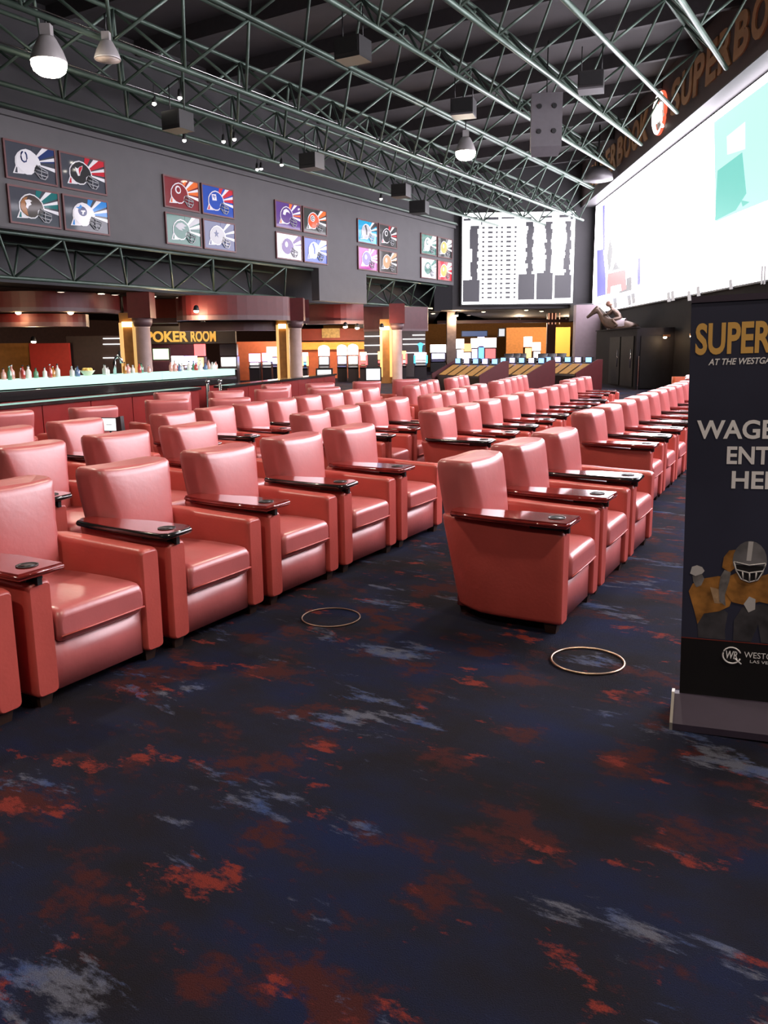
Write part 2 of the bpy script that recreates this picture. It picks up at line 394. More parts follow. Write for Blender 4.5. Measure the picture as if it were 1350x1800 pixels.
layer(lo_b[:3] + [21.2], ZL, PH + PA / 2, lo_t, ZU, PH)
# low box truss hanging in the recess below the picture wall
def low_truss(s0, s1):
    for b, z, r in ((21.75, 4.95, 0.055), (22.75, 3.82, 0.06), (23.9, 4.95, 0.05)): chords.append((s0, s1, b, z, r))
    s_ = 14.72 - 5 * PA
    while s_ < s1 + 0.2:
        if s_ > s0 - 0.3:
            for tb in (21.75, 23.9):
                for sa in (-1, 1):
                    t = s_ + PA / 2 + sa * PA / 2
                    if s0 - 0.3 <= t <= s1 + 0.3 and s_ + PA / 2 < s1 + 0.2: webs.append(((s_ + PA / 2, 22.75, 3.82), (t, tb, 4.95)))
        s_ += PA
low_truss(8, 29.3); low_truss(33.2, 41.7)
for a, s1, b, z, r in chords:
    MB().tube((a, b, z), (s1, b, z), r, 8).build('chord', GREEN, sf)
def websize(wb):
    p, q = wb; P = proj(RA * p[0] + BA * p[1] + Vector((0, 0, p[2]))); Q = proj(RA * q[0] + BA * q[1] + Vector((0, 0, q[2])))
    if P is None or Q is None: return 0
    inside = any(-20 < X[0] < 1370 and -20 < X[1] < 1800 for X in (P, Q))
    return math.hypot(P[0] - Q[0], P[1] - Q[1]) * (1 if inside else 0.05)
webs.sort(key=websize, reverse=True)
rest = MB()
for i, (p, q) in enumerate(webs):
    if i < 290: MB().tube(p, q, 0.038, 6).build('web', GREEN, sf)
    else: rest.tube(p, q, 0.038, 5)
rest = rest.build('small_webs', GREEN, sf); rest['kind'] = 'stuff'
# conduit clipped to the chords
MB().path([(9.5, 14.9, 8.16), (40, 14.9, 8.16)], 0.018, 5).build('conduit', CHROME, sf)
MB().path([(10.5, 17.1, 8.16), (38, 17.1, 8.16)], 0.018, 5).build('conduit', CHROME, sf)
# ================================================================== LAMPS AND BOXES IN THE TRUSS
HOUSE = mat('lamp_housing', (0.42, 0.40, 0.40), 0.4, metal=0.3, var=0.05)
WARM = (1.0, 0.86, 0.70)
def high_bay(p, r, label, lit=True, hang=0.6, k=1.0):
    t = thing('high_bay_lamp', label, 'lamp', p, 0, 'high bay lamps')
    MB().lathe([(r*0.98, 0.0), (r, 0.02), (r*0.80, 0.22*r/0.35), (r*0.50, 0.42*r/0.35), (r*0.42, 0.46*r/0.35)], 24, cap=True).build('reflector_shade', HOUSE, t)
    MB().box(-r*0.3, r*0.3, -r*0.25, r*0.25, 0.46*r/0.35, 0.68*r/0.35).build('ballast_box', HOUSE, t)
    MB().tube((0, 0, 0.68*r/0.35), (0, 0, 0.68*r/0.35 + hang), 0.02).build('hanger', BLACK, t)
    if lit:
        MB().lathe([(r*0.95, -0.005), (r*0.96, -0.06), (r*0.86, -0.16), (r*0.6, -0.23), (0.02, -0.26)], 24).build('lit_lens', emit('lamp_lens', WARM, 60), t)
        ld = bpy.data.lights.new('lamp_glow', 'SPOT'); ld.energy = LAMP_POWER*k; ld.color = WARM; ld.spot_size = math.radians(150); ld.spot_blend = 0.6; ld.shadow_soft_size = 0.25
        lo = bpy.data.objects.new('lamp_glow', ld); COL.objects.link(lo); lo.parent = t; lo.location = (0, 0, -0.34)
    else:
        MB().lathe([(r*0.93, -0.004), (0.02, -0.012)], 20).build('dark_lens', mat('dull_lens', (0.35, 0.28, 0.24), 0.4), t)
    return t
high_bay((-6.52, 17.72, 7.25), 0.35, 'large lit high bay lamp at top left of the truss', hang=0.1)
high_bay((2.88, 29.63, 8.10), 0.35, 'lit high bay lamp hanging from the middle of the truss', hang=0.4)
high_bay((-5.61, 18.56, 7.55), 0.27, 'unlit shallow lamp shade right of the large lit lamp', lit=False, hang=0.35)
for i, (x, y) in enumerate(((-5.0, 7.0), (2.5, 9.5), (-2.0, -4.0), (4.5, 0.0))):
    high_bay((x, y, 8.0), 0.35, ('lit high bay lamp over the left chair rows', 'lit high bay lamp above the chairs out of view', 'added fill lamp behind the viewer, out of view', 'added fill lamp right of the viewer, out of view')[i], hang=1.0, k=(1, 1, 0.9, 0.9)[i])  # last two are added out of view as fill from the viewer's side
def truss_box(p, w_, d_, h_, rz, label, front=True):
    t = thing('projector_box', label, 'projector', p, rz, 'equipment boxes in the truss')
    MB().box(-w_/2, w_/2, -d_/2, d_/2, -h_/2, h_/2).build('housing', mat('box_charcoal', (0.016, 0.015, 0.016), 0.5, var=0.1), t)
    MB().box(-w_*0.44, w_*0.44, -d_/2 - 0.02, -d_/2, -h_*0.38, h_*0.38).build('dark_front', BLACK, t)
    for sx in (-1, 1): MB().tube((sx*w_*0.4, 0, h_/2), (sx*w_*0.4, 0, h_/2 + 0.7), 0.015, 5).build('hanger', BLACK, t)
    MB().box(-w_*0.5, w_*0.5, -d_*0.5, d_*0.5, -h_/2 - 0.05, -h_/2).build('cradle', mat('cradle_grey', (0.10, 0.095, 0.10), 0.5) if front else BLACK, t)
    return t
truss_box((-0.63, 21.78, 8.75), 0.7, 0.6, 0.42, -0.5, 'black projector box at top centre of the truss', False)
truss_box((5.81, 24.46, 8.75), 0.68, 0.6, 0.42, -0.3, 'black projector box near the SUPERBOOK fascia')
truss_box((2.54, 26.83, 8.75), 0.68, 0.6, 0.42, -0.3, 'black projector box just above the middle lamp')
truss_box((-5.25, 23.02, 7.5), 0.6, 0.55, 0.40, -0.5, 'black projector box left, above the second picture group', False)
truss_box((-2.17, 27.85, 7.5), 0.6, 0.55, 0.40, -0.5, 'black projector box above the third picture group', False)
truss_box((0.78, 33.01, 7.5), 0.6, 0.55, 0.40, -0.4, 'black projector box above the fourth picture group', False)
truss_box((1.65, 37.12, 7.55), 0.7, 0.7, 0.45, -0.3, 'black projector box just left of the odds board', False)
spk = thing('hanging_speaker', 'tall grey speaker panel with four dark bolts hanging in the truss', 'speaker', (5.03, 26.73, 8.35), -0.12)
GREYBOX = mat('grey_speaker', (0.115, 0.105, 0.115), 0.6, var=0.05)
MB().box(-0.46, 0.46, -0.2, 0.25, -0.78, 0.72).build('cabinet', GREYBOX, spk)
MB().add([(-0.46, -0.2, -0.78), (0.46, -0.2, -0.78), (0.40, 0.2, -1.0), (-0.40, 0.2, -1.0), (-0.46, 0.25, -0.78), (0.46, 0.25, -0.78)], [(0, 1, 2, 3), (3, 2, 5, 4), (0, 3, 4), (1, 5, 2)]).build('lower_baffle', GREYBOX, spk)
for sx in (-1, 1):
    for z in (-0.36, 0.34): MB().tube((sx*0.22, -0.2, z), (sx*0.22, -0.24, z), 0.07, 12).build('bolt', BLACK, spk)
MB().tube((0, 0, 0.72), (0, 0, 2.2), 0.02).build('hanger', BLACK, spk)
# small spot lights in pairs
SPOTE = emit('spot_bulb', (1.0, 0.92, 0.80), 40)
for i, (x, y, z) in enumerate(((271, 181, 7.9), (316, 171, 7.9), (393, 248, 7.8), (412, 244, 7.8), (452, 297, 7.8), (459, 296, 7.8), (495, 289, 7.8), (670, 349, 7.8), (897, 349, 8.6), (324, 246, 7.8))):
    sl = ('left one of pair above the second picture group', 'right one of pair above the second picture group', 'left one of close pair over third picture group', 'right one of close pair over third picture group', 'left of tight pair left of third picture group', 'right of tight pair left of third picture group', 'single one above the third picture group', 'single one above the fourth picture group', 'single one above the odds board', 'single one above the upper right picture of second group')[i]
    p = at_z(x, y, z)
    t = thing('spotlight', 'tiny lit spotlight on the truss, ' + sl, 'spotlight', p, 0, 'small spotlights on the truss')
    MB().lathe([(0.055, 0.0), (0.06, 0.03), (0.045, 0.16), (0.02, 0.2)], 10).build('can', BLACK, t)
    MB().lathe([(0.05, -0.004), (0.055, -0.03), (0.02, -0.06)], 10).build('bulb', SPOTE, t)
    MB().tube((0, 0, 0.2), (0, 0, 0.45), 0.01, 5).build('clamp', BLACK, t)
# ================================================================== SUPERBOOK FASCIA SIGN
for x0, lab in ((-44.9, 'bronze SUPERBOOK lettering on fascia nearest the odds board'), (-31.3, 'bronze SUPERBOOK lettering on fascia cut by right picture edge')):
    sg = thing('fascia_lettering', lab, 'sign', (0, 0, 0), ROT_S, 'lettering along the screen fascia')
    xx = x0
    for ch, wd in zip('SUPERBOOK', (1.0, 1.05, 1.0, 0.9, 1.05, 1.05, 1.12, 1.12, 1.1)):
        link('letter', text_mesh(ch, wd, 1.14, 0.05, 0.035), BROWNGOLD, sg, (xx, 9.0, 9.42)); xx += wd + 0.16
lg = thing('round_logo', 'lit round WR emblem between the two fascia lettering runs', 'sign', tuple(wr(32.6, 8.97, 9.93)), ROT_S)
E_LOGO = emit('logo_white', (1.0, 0.93, 0.85), 4.0); E_LRED = emit('logo_red', (0.75, 0.12, 0.06), 1.2)
def ring(rx, rz, r, a0, a1, n=28, y=0.0): return [(rx*math.cos(a0 + (a1-a0)*i/n), y, rz*math.sin(a0 + (a1-a0)*i/n)) for i in range(n+1)]
MB().path(ring(0.68, 0.68, 0, 0, 2*PI)[:-1], 0.075, 6, True).build('red_rim', E_LRED, lg)
MB().path(ring(0.66, 0.66, 0, math.radians(20), math.radians(330), 28, -0.05), [0.02 + 0.06*math.sin(PI*i/28) for i in range(29)], 6).build('white_rim', E_LOGO, lg)
link('monogram', text_mesh('WR', 0.80, 0.62, 0.05, 0.02), E_LOGO, lg, (-0.40, -0.03, -0.30))
MB().path([(0.25, -0.05, -0.2), (0.42, -0.05, -0.42), (0.55, -0.05, -0.60)], 0.05, 6).build('monogram_tail', E_LOGO, lg)
dish = thing('stage_light', 'dark round stage light mounted on the fascia over the far lettering', 'stage light', tuple(wr(39.3, 8.2, 9.0)), 0)
MB().lathe([(0.05, 0.5), (0.35, 0.45), (0.62, 0.15), (0.66, -0.1), (0.40, -0.16)], 20).build('hood', mat('hood_grey', (0.07, 0.065, 0.07), 0.4, var=0.1), dish)
MB().tube((0, 0, 0.45), (0, 0, 2.2), 0.04).build('bracket', BLACK, dish)
# ================================================================== HELMET PICTURES
PW, PHT = 1.56, 0.93
SHELL = [(.19,.44),(.20,.58),(.25,.70),(.32,.79),(.41,.84),(.50,.82),(.58,.75),(.64,.65),(.67,.52),(.66,.48),(.59,.46),(.55,.40),(.54,.28),(.48,.20),(.40,.18),(.31,.21),(.24,.29),(.20,.36)]
def pmat(c, nm=None):
    k = 'print_%02x%02x%02x' % tuple(int(x*255) for x in c)
    return mat(k, c, 0.5, spec=0.12, var=0.02, coat=0.5)
def clip_ray(ox, oy, a):
    dx, dy = math.cos(a), math.sin(a); t = 9
    if dx > 0: t = min(t, (1-ox)/dx)
    if dx < 0: t = min(t, -ox/dx)
    if dy > 0: t = min(t, (1-oy)/dy)
    if dy < 0: t = min(t, -oy/dy)
    return ox + dx*t, oy + dy*t
NAVY=(.012,.03,.13); WHT=(.72,.72,.74); BLK=(.018,.018,.02); RED=(.50,.015,.03); TEAL=(.0,.13,.13); SKY=(.02,.22,.60); BURG=(.17,.012,.018); ORG=(.72,.14,.02); BLUE=(.01,.06,.36)
GRN=(.0,.11,.075); SILV=(.36,.37,.39); PURP=(.085,.03,.20); CARB=(.0,.30,.52); MAG=(.35,.02,.24); TAN=(.48,.30,.16); SLATE=(.045,.05,.065); GOLDC=(.60,.38,.10)
def horseshoe(): return [(.36+.09*math.cos(a), .62+.17*math.sin(a)) for a in [math.radians(200+ i*28) for i in range(9)]]
PICS = [
 # group, col, row(0 top), shell, ray colours, ground, emblem, description
 (0,0,0,WHT,(SLATE,NAVY),SLATE,'shoe','white helmet with dark horseshoe'),
 (0,1,0,BLK,(RED,RED),SLATE,'bull','black helmet with red bull head'),
 (0,0,1,(.05,.035,.03),(TEAL,TEAL),SLATE,'cat','black and bronze helmet on teal rays'),
 (0,1,1,WHT,(SKY,SKY),SLATE,'flame','white helmet with round flaming emblem'),
 (1,0,0,(.20,.012,.018),(ORG,ORG),BURG,'disc','burgundy helmet on orange rays'),
 (1,1,0,BLUE,(RED,RED),BLUE,'square','blue helmet with white square patch'),
 (1,0,1,GRN,(GRN,SILV),GRN,'wing','green helmet with silver wing'),
 (1,1,1,SILV,(NAVY,NAVY),NAVY,'star','silver helmet with dark star'),
 (2,0,0,PURP,(ORG,PURP),PURP,'horn','purple helmet with white horn'),
 (2,1,0,(.62,.085,.02),(BLK,ORG),(.03,.035,.03),'oval','orange helmet with white oval letter'),
 (2,0,1,PURP,(WHT,PURP),WHT,'dot','purple helmet on a glare-whitened ground'),  # glare on the picture is put into the white ground colour
 (2,1,1,WHT,(BLUE,WHT),BLUE,'stripe','white helmet on bright blue ground'),
 (3,0,0,SILV,(CARB,BLK),CARB,'stripe','silver helmet on turquoise ground'),
 (3,1,0,BLK,(RED,BLK),(.03,.03,.03),'disc','black helmet with red and silver rays'),
 (3,0,1,(.10,.05,.26),(WHT,MAG),MAG,'dot','violet helmet on magenta ground'),
 (3,1,1,TAN,(BLK,TAN),(.05,.045,.04),'dot','tan helmet on dark ground'),
 (4,0,0,WHT,(GRN,WHT),GRN,'disc','white helmet on mottled green ground'),
 (4,1,0,GOLDC,(BLK,WHT),BLK,'dot','gold helmet on black and white rays'),
 (4,0,1,GRN,(WHT,GRN),WHT,'wing','green helmet on white and green ground'),
 (4,1,1,GOLDC,(RED,WHT),RED,'dot','gold helmet on red ground'),
]
GN = ('leftmost', 'second', 'middle', 'fourth', 'rightmost')
PFRAME = mat('picture_frame_maroon', (0.10, 0.022, 0.022), 0.5, var=0.1)
def pv(u, v): return u*PW, v*PHT
for g, c, r, sh, rays, gr, em, desc in PICS:
    s0 = 14.98 + g*5.805 + c*1.78; z0 = 6.40 if r == 0 else 5.22
    p = thing('helmet_picture', '%s, %s %s picture in the %s group' % (desc, 'upper' if r == 0 else 'lower', 'left' if c == 0 else 'right', GN[g]), 'picture', tuple(wa(s0, 21.5, z0)), ROT_A, 'helmet pictures on the charcoal wall')
    MB().box(0, PW, -0.05, 0, 0, PHT).build('panel', pmat(gr), p)
    fr = MB()
    for a in ((-.05, 0, -.05, PHT+.05), (PW, PW+.05, -.05, PHT+.05)): fr.box(a[0], a[1], -0.07, 0, a[2], a[3])
    fr.box(0, PW, -0.07, 0, -.05, 0); fr.box(0, PW, -0.07, 0, PHT, PHT+.05)
    fr.build('frame', PFRAME, p)
    O = (.50, .52)
    for k, (a0, a1) in enumerate(((84, 70), (62, 52), (45, 34), (28, 18), (12, 2), (-6, -18))):
        q0 = clip_ray(O[0], O[1], math.radians(a0)); q1 = clip_ray(O[0], O[1], math.radians(a1)); poly = [O, q1]
        if q1[0] > .999 and q0[1] > .999: poly.append((1, 1))
        poly.append(q0)
        cc = WHT if k % 2 == 1 else rays[(k//2) % 2]
        MB().prism_xz([pv(*q) for q in poly], -0.056, -0.05).build('ray', pmat(cc), p)
    for k, (a0, a1) in enumerate(((70, 62), (52, 45), (34, 28), (18, 12), (2, -6))):
        if k % 2 == 0: continue
        q0 = clip_ray(O[0], O[1], math.radians(a0)); q1 = clip_ray(O[0], O[1], math.radians(a1))
        poly = [O, q1] + ([(1, 1)] if q1[0] > .999 and q0[1] > .999 else []) + [q0]
        MB().prism_xz([pv(*q) for q in poly], -0.056, -0.05).build('ray', pmat(rays[1]), p)
    MB().prism_xz([pv(*q) for q in ((.11,.12),(.215,.47),(.34,.15))], -0.060, -0.056).build('fan_corner', pmat(WHT), p)
    MB().prism_xz([pv(*q) for q in ((.15,.15),(.205,.38),(.205,.15))], -0.063, -0.060).build('fan_stripe', pmat(rays[0]), p)
    cx, cy = .42, .50
    out = [(cx + (x-cx)*1.10, cy + (y-cy)*1.11) for x, y in SHELL]
    MB().prism_xz([pv(*q) for q in out], -0.064, -0.056).build('halo', pmat(WHT), p)
    MB().prism_xz([pv(*q) for q in SHELL], -0.070, -0.064).build('helmet_shell', pmat(sh), p)
    mb = MB()
    for pts in ([(.60,.47),(.70,.40),(.83,.33),(.82,.20),(.76,.09),(.66,.10),(.55,.28)], [(.58,.34),(.70,.31),(.83,.29)], [(.57,.24),(.68,.20),(.81,.18)], [(.70,.40),(.68,.20),(.70,.11)]):
        mb.path([(q[0]*PW, -0.072, q[1]*PHT) for q in pts], 0.017, 5)
    mb.build('face_mask', pmat(SILV if sh != SILV else WHT), p)
    MB().prism_xz([pv(*q) for q in ((.54,.28),(.59,.45),(.68,.48),(.66,.38),(.60,.28))], -0.069, -0.064).build('jaw_pad', pmat(BLK if sh == WHT else tuple(x*.5 for x in sh)), p)
    y0, y1 = -0.076, -0.070
    def em_poly(nm, pts, col): MB().prism_xz([pv(*q) for q in pts], y0, y1).build(nm, pmat(col), p)
    def circ(cx_, cy_, rx, ry, n=16): return [(cx_ + rx*math.cos(2*PI*i/n), cy_ + ry*math.sin(2*PI*i/n)) for i in range(n)]
    if em == 'shoe': MB().path([(q[0]*PW, -0.072, q[1]*PHT) for q in [(.335,.78),(.305,.72),(.295,.62),(.31,.53),(.35,.49),(.395,.52),(.415,.61),(.41,.71),(.385,.78)]], 0.022, 6).build('emblem', pmat(NAVY), p)
    elif em == 'bull':
        em_poly('emblem', [(.30,.66),(.36,.62),(.40,.68),(.48,.74),(.46,.62),(.42,.52),(.40,.42),(.36,.40),(.33,.50)], WHT); y0, y1 = -0.080, -0.076
        em_poly('emblem_half', [(.38,.60),(.40,.67),(.47,.72),(.45,.62),(.41,.52),(.39,.43)], RED)
    elif em == 'cat':
        em_poly('bronze_side', [(.195,.44),(.21,.60),(.28,.73),(.36,.78),(.30,.60),(.32,.40),(.34,.21),(.24,.29)], (.32,.13,.04)); y0, y1 = -0.080, -0.076
        em_poly('emblem', [(.29,.66),(.38,.70),(.44,.66),(.40,.62),(.42,.56),(.36,.50),(.34,.42),(.30,.46),(.32,.56)], WHT)
    elif em == 'flame':
        em_poly('emblem', circ(.40,.60,.10,.15), NAVY); y0, y1 = -0.080, -0.076
        em_poly('emblem_flame', [(.24,.70),(.32,.72),(.36,.80),(.40,.74),(.34,.66)], SKY); em_poly('emblem_mark', [(.36,.62),(.46,.64),(.46,.59),(.43,.59),(.41,.50),(.385,.50),(.39,.59),(.36,.58)], WHT)
    elif em == 'disc':
        em_poly('emblem', circ(.38,.62,.085,.14), WHT if sh != WHT else GRN); y0, y1 = -0.080, -0.076; em_poly('emblem_centre', circ(.385,.62,.055,.09), sh)
    elif em == 'square':
        em_poly('emblem', [(.30,.50),(.44,.52),(.42,.74),(.28,.72)], WHT); link('emblem_letters', text_mesh('ny', .15, .12, 0.004, 0.02), pmat(BLUE), p, (.31*PW, -0.076, .56*PHT))
    elif em == 'wing': em_poly('emblem', [(.24,.60),(.32,.72),(.44,.76),(.58,.66),(.48,.62),(.54,.54),(.42,.55),(.46,.47),(.34,.50)], SILV)
    elif em == 'star': em_poly('emblem', [(.38 + (.09 if i % 2 == 0 else .035)*math.sin(i*PI/5), .56 + (.15 if i % 2 == 0 else .06)*math.cos(i*PI/5)) for i in range(10)], NAVY)
    elif em == 'horn': em_poly('emblem', [(.26,.52),(.30,.70),(.40,.77),(.50,.72),(.56,.60),(.47,.65),(.40,.63),(.36,.50)], WHT)
    elif em == 'oval':
        em_poly('emblem', circ(.38,.60,.10,.14), WHT); y0, y1 = -0.080, -0.076; em_poly('emblem_dark', circ(.38,.60,.075,.10), (.04,.05,.05))
        link('emblem_letter', text_mesh('G', .15, .13, 0.004, 0.03), pmat(WHT), p, (.333*PW, -0.080, .53*PHT))
    elif em == 'stripe': em_poly('emblem', [(.33,.78),(.40,.82),(.46,.60),(.46,.36),(.41,.36),(.40,.58)], BLK if g == 3 else BLUE)
    else: em_poly('emblem', circ(.37,.58,.06,.12, 10), WHT if sh != WHT else NAVY)
# ================================================================== ARMCHAIRS
def rrect(x0, x1, y0, y1, r, n=3):
    pts = []
    for cx, cy, a in ((x1-r, y1-r, 0), (x0+r, y1-r, 90), (x0+r, y0+r, 180), (x1-r, y0+r, 270)):
        for i in range(n+1):
            t = math.radians(a + 90*i/n); pts.append((cx + r*math.cos(t), cy + r*math.sin(t)))
    return pts
def make_chair():
    t = thing('armchair', '', 'armchair')
    kids = []
    # base between the arms
    b = MB(); rings = []
    for z, ins in ((0.06, 0.0), (0.30, 0.0)):
        rings.append([(x, y, z) for x, y in rrect(-0.285, 0.285, -0.30, 0.375, 0.02, 2)])
    b.loft(rings); kids.append(b.build('base', LEATHER, t))
    # seat cushion: soft box with a crowned top
    c = MB(); rings = []
    for y, k in ((-0.20, 0.02), (-0.185, 0.0), (-0.02, 0.0), (0.16, 0.0), (0.33, 0.0), (0.385, 0.004), (0.408, 0.018), (0.416, 0.045)):
        sag = 0.010 * math.cos(PI * (y - 0.1) / 0.7)
        ring_ = []
        for x, z in rrect(-0.272 + k*0.5, 0.272 - k*0.5, 0.285 + k, 0.452 - k, 0.038 if k < 0.03 else 0.02, 3):
            if z > 0.40: z += sag + 0.016 * math.cos(PI * x / 0.56)
            ring_.append((x, y, z))
        rings.append(ring_)
    c.loft(rings); kids.append(c.build('seat_cushion', LEATHER, t))
    cu = kids[-1]
    pipe = MB().path([(-0.262, 0.418, 0.325), (-0.1, 0.423, 0.326), (0.1, 0.423, 0.326), (0.262, 0.418, 0.325)], 0.005, 5).build('piping', LEATHER2, cu)
    KIDS[cu.name] = [pipe]
    # back: reclined, flaring to the top, with a soft crest
    # outline: rounded rear corners, sides that slant in to a narrower front face
    b = MB(); rings = []
    for z, hw, hf, yf, yr in ((0.06, 0.20, 0.19, -0.14, -0.285), (0.20, 0.245, 0.20, -0.14, -0.325), (0.42, 0.272, 0.205, -0.135, -0.375), (0.58, 0.284, 0.215, -0.148, -0.405), (0.72, 0.292, 0.232, -0.168, -0.430),
                              (0.84, 0.298, 0.258, -0.192, -0.450), (0.905, 0.300, 0.272, -0.208, -0.458), (0.938, 0.297, 0.276, -0.218, -0.456), (0.956, 0.286, 0.268, -0.236, -0.440)):
        ym = yf - 0.075 if z < 0.93 else yf - 0.05
        half = [(0.0, yf + 0.018), (hf*0.5, yf + 0.013), (hf - 0.03, yf + 0.004), (hf, yf - 0.006), (hf + (hw - hf)*0.5, (yf + ym)/2 - 0.012), (hw - 0.004, ym), (hw, ym - 0.03), (hw, (ym + yr)/2), (hw, yr + 0.07), (hw - 0.018, yr + 0.026), (hw - 0.06, yr + 0.004), (hw*0.4, yr - 0.006)]
        full = half + [(0.0, yr - 0.008)] + [(-x, y) for x, y in half[:0:-1]]
        rings.append([(x, y, z + (0.012*(abs(x)/hw)**2 - 0.004 if z > 0.85 else 0)) for x, y in full])
    b.loft(rings); bk = b.build('backrest', LEATHER, t); kids.append(bk)
    # arms: upright slabs that sweep round into the back
    for sx in (-1, 1):
        a = MB(); rings = []
        path = [(0.342, 0.402, 0.010, 0.598), (0.342, 0.388, 0.0, 0.612), (0.342, 0.36, 0.0, 0.618), (0.342, 0.20, 0.0, 0.622), (0.340, 0.02, 0.0, 0.628), (0.336, -0.12, 0.0, 0.636), (0.322, -0.24, 0.0, 0.642), (0.285, -0.325, 0.0, 0.640), (0.22, -0.36, 0.0, 0.632)]
        for i, (px, py, sh, zt) in enumerate(path):
            q0 = path[max(i-1, 0)]; q1 = path[min(i+1, len(path)-1)]
            dx, dy = q1[0]-q0[0], q1[1]-q0[1]; l = math.hypot(dx, dy); nx, ny = -dy/l, dx/l     # sideways
            hw = 0.063 - sh
            ring_ = []
            for u, z in rrect(-hw, hw, 0.06 + sh, zt, 0.030 if sh == 0 else 0.02, 3):
                fl = 0.0
                taper = 0.20 * max(0, (0.62 - z)) * (0, 0, 0, 0, 0, 0.25, 0.8, 1, 1)[i]
                ring_.append((sx*(px + nx*u - taper*0.35), py + ny*u + taper*0.9, z))
            rings.append(ring_)
        a.loft(rings); ao = a.build('arm', LEATHER2, t); kids.append(ao)
    for fx in (-1, 1):
        for fy in (0.33, -0.26):
            f = MB(); x = fx*(0.335 if fy > 0 else 0.2)
            f.hexa([(x-0.03, fy-0.03, 0), (x+0.03, fy-0.03, 0), (x+0.03, fy+0.03, 0), (x-0.03, fy+0.03, 0), (x-0.04, fy-0.04, 0.065), (x+0.04, fy-0.04, 0.065), (x+0.04, fy+0.04, 0.065), (x-0.04, fy+0.04, 0.065)])
            kids.append(f.build('foot', FOOT, t))
    KIDS[t.name] = kids
    return t
def make_tray(m_top, m_edge, square=False):
    out = [(0.290, -0.28), (0.36, -0.30), (0.415, -0.28), (0.440, -0.15), (0.455, 0.0), (0.468, 0.20), (0.470, 0.435), (0.245, 0.445), (0.243, 0.15), (0.265, 0.0), (0.285, -0.12)] if square else [(0.290, -0.28), (0.36, -0.31), (0.415, -0.28), (0.435, -0.15), (0.450, 0.0), (0.465, 0.20), (0.465, 0.395), (0.44, 0.435), (0.275, 0.435), (0.240, 0.39), (0.240, 0.12), (0.265, 0.0), (0.285, -0.12)]
    tr = MB().prism_xy(out, 0.648, 0.682).mesh('tray_arm')
    rim = MB().path([(x, y, 0.665) for x, y in out], 0.010 if square else 0.017, 6, True).mesh('tray_edge')
    cup = MB().lathe([(0.046, 0.0), (0.050, 0.004), (0.042, 0.004), (0.040, -0.03)], 20, (0.355, 0.345, 0.682), cap=False).mesh('cup_ring')
    pit = MB().lathe([(0.040, 0.0), (0.002, 0.001)], 16, (0.355, 0.345, 0.6835)).mesh('cup_pit')
    br = MB().box(0.31, 0.40, 0.20, 0.385, 0.618, 0.648).box(0.34, 0.365, 0.385, 0.42, 0.60, 0.648).mesh('bracket')
    for me_ in (tr, rim, cup, pit):
        for v in me_.vertices: v.co.z -= (v.co.x - 0.35)*0.018
    return [('tray_arm', tr, m_top), ('tray_edge', rim, m_edge), ('cup_ring', cup, BLACK), ('cup_pit', pit, BLACK), ('bracket', br, BLACK)]
proto = make_chair(); used = [False]
TRAYS = {'red': make_tray(MAHOG, MAHOG, True), 'black': make_tray(MAHOG, EBONY)}
chair_n = [0]
def armchair(T, az, label, group, tray='red', far=False):
    """T = plan position of the upper corner of the back on the far side of the row; az = heading of the row"""
    Rv = Vector((math.sin(az), math.cos(az))); Fv = Vector((math.cos(az), -math.sin(az)))
    c = Vector(T) - 0.29*Rv + 0.205*Fv
    return armchair_at((c.x, c.y), -(PI/2 + az), label, group, tray)
def armchair_at(c, rz, label, group, tray='red'):
    if not used[0]: o = proto; used[0] = True
    else: o = copy_tree(proto)
    o.location = (c[0], c[1], 0); o.rotation_euler = (0, 0, rz); o['label'] = label; o['group'] = group
    if tray:
        parts = TRAYS[tray]; a = link('tray', parts[0][1], parts[0][2], o)
        for nm, me, mm in parts[1:]: link(nm, me, mm, a)
    return o
ORD = ('first', 'second', 'third', 'fourth', 'fifth', 'sixth', 'seventh', 'eighth', 'ninth', 'tenth', 'eleventh')
ORD2 = ORD + ('twelfth', 'thirteenth', 'fourteenth', 'fifteenth', 'sixteenth', 'seventeenth', 'eighteenth', 'nineteenth', 'twentieth')
def row(start, az, daz, n, pitch_, name, group, trays=('red', 'black'), off=0):
    x, y = start; a = math.radians(az)
    for i in range(n):
        if i:
            m_ = a + math.radians(daz)*(i-0.5); x += pitch_*math.sin(m_); y += pitch_*math.cos(m_)
        armchair((x, y), a + math.radians(daz)*i, 'salmon leather armchair, %s %s' % (ORD[i], name), group, trays[i % len(trays)])
row((-2.22, 3.69), 29.6, -0.12, 6, 0.885, 'from left in the nearest left row', 'front left row', ('black', 'red', 'black', 'red', 'black', 'red'))
row((0.805, 5.39), 28.8, 0.0, 3, 0.885, 'from camera in the short three-chair block', 'three chair block', ('red', 'red', 'black'))
row((2.42, 8.97), 27.5, -0.16, 10, 0.885, 'from near end of the right-hand row by the banner', 'right-hand row')
row((-2.43, 6.36), 29.0, 0.0, 3, 0.885, 'from left in second row, left block', 'second row left block', ('black', 'red', 'red'))
row((-0.58, 9.27), 21.3, 0.0, 4, 0.885, 'from left in second row, middle block', 'second row middle block')
row((0.84, 9.47), 25.5, -0.38, 9, 0.885, 'from near end of row behind three-chair block', 'row behind the three chair block', ('black', 'red'))
row((-3.25, 7.74), 26.0, 0.0, 2, 0.885, 'from left in third row, left block', 'third row left block')
row((-2.12, 9.45), 22.0, -0.30, 8, 0.83, 'from left in third row, long block', 'third row long block')
row((0.90, 12.48), 18.0, 0.05, 5, 0.885, 'from left in second row, far block', 'second row far block')
row((0.70, 15.55), 11.5, 0.0, 4, 0.885, 'from left in the far fourth row', 'far fourth row', (None,))
row((1.74, 19.2), 13.8, 0.0, 3, 0.885, 'from left at the far end of fourth row', 'far end of fourth row', (None,))
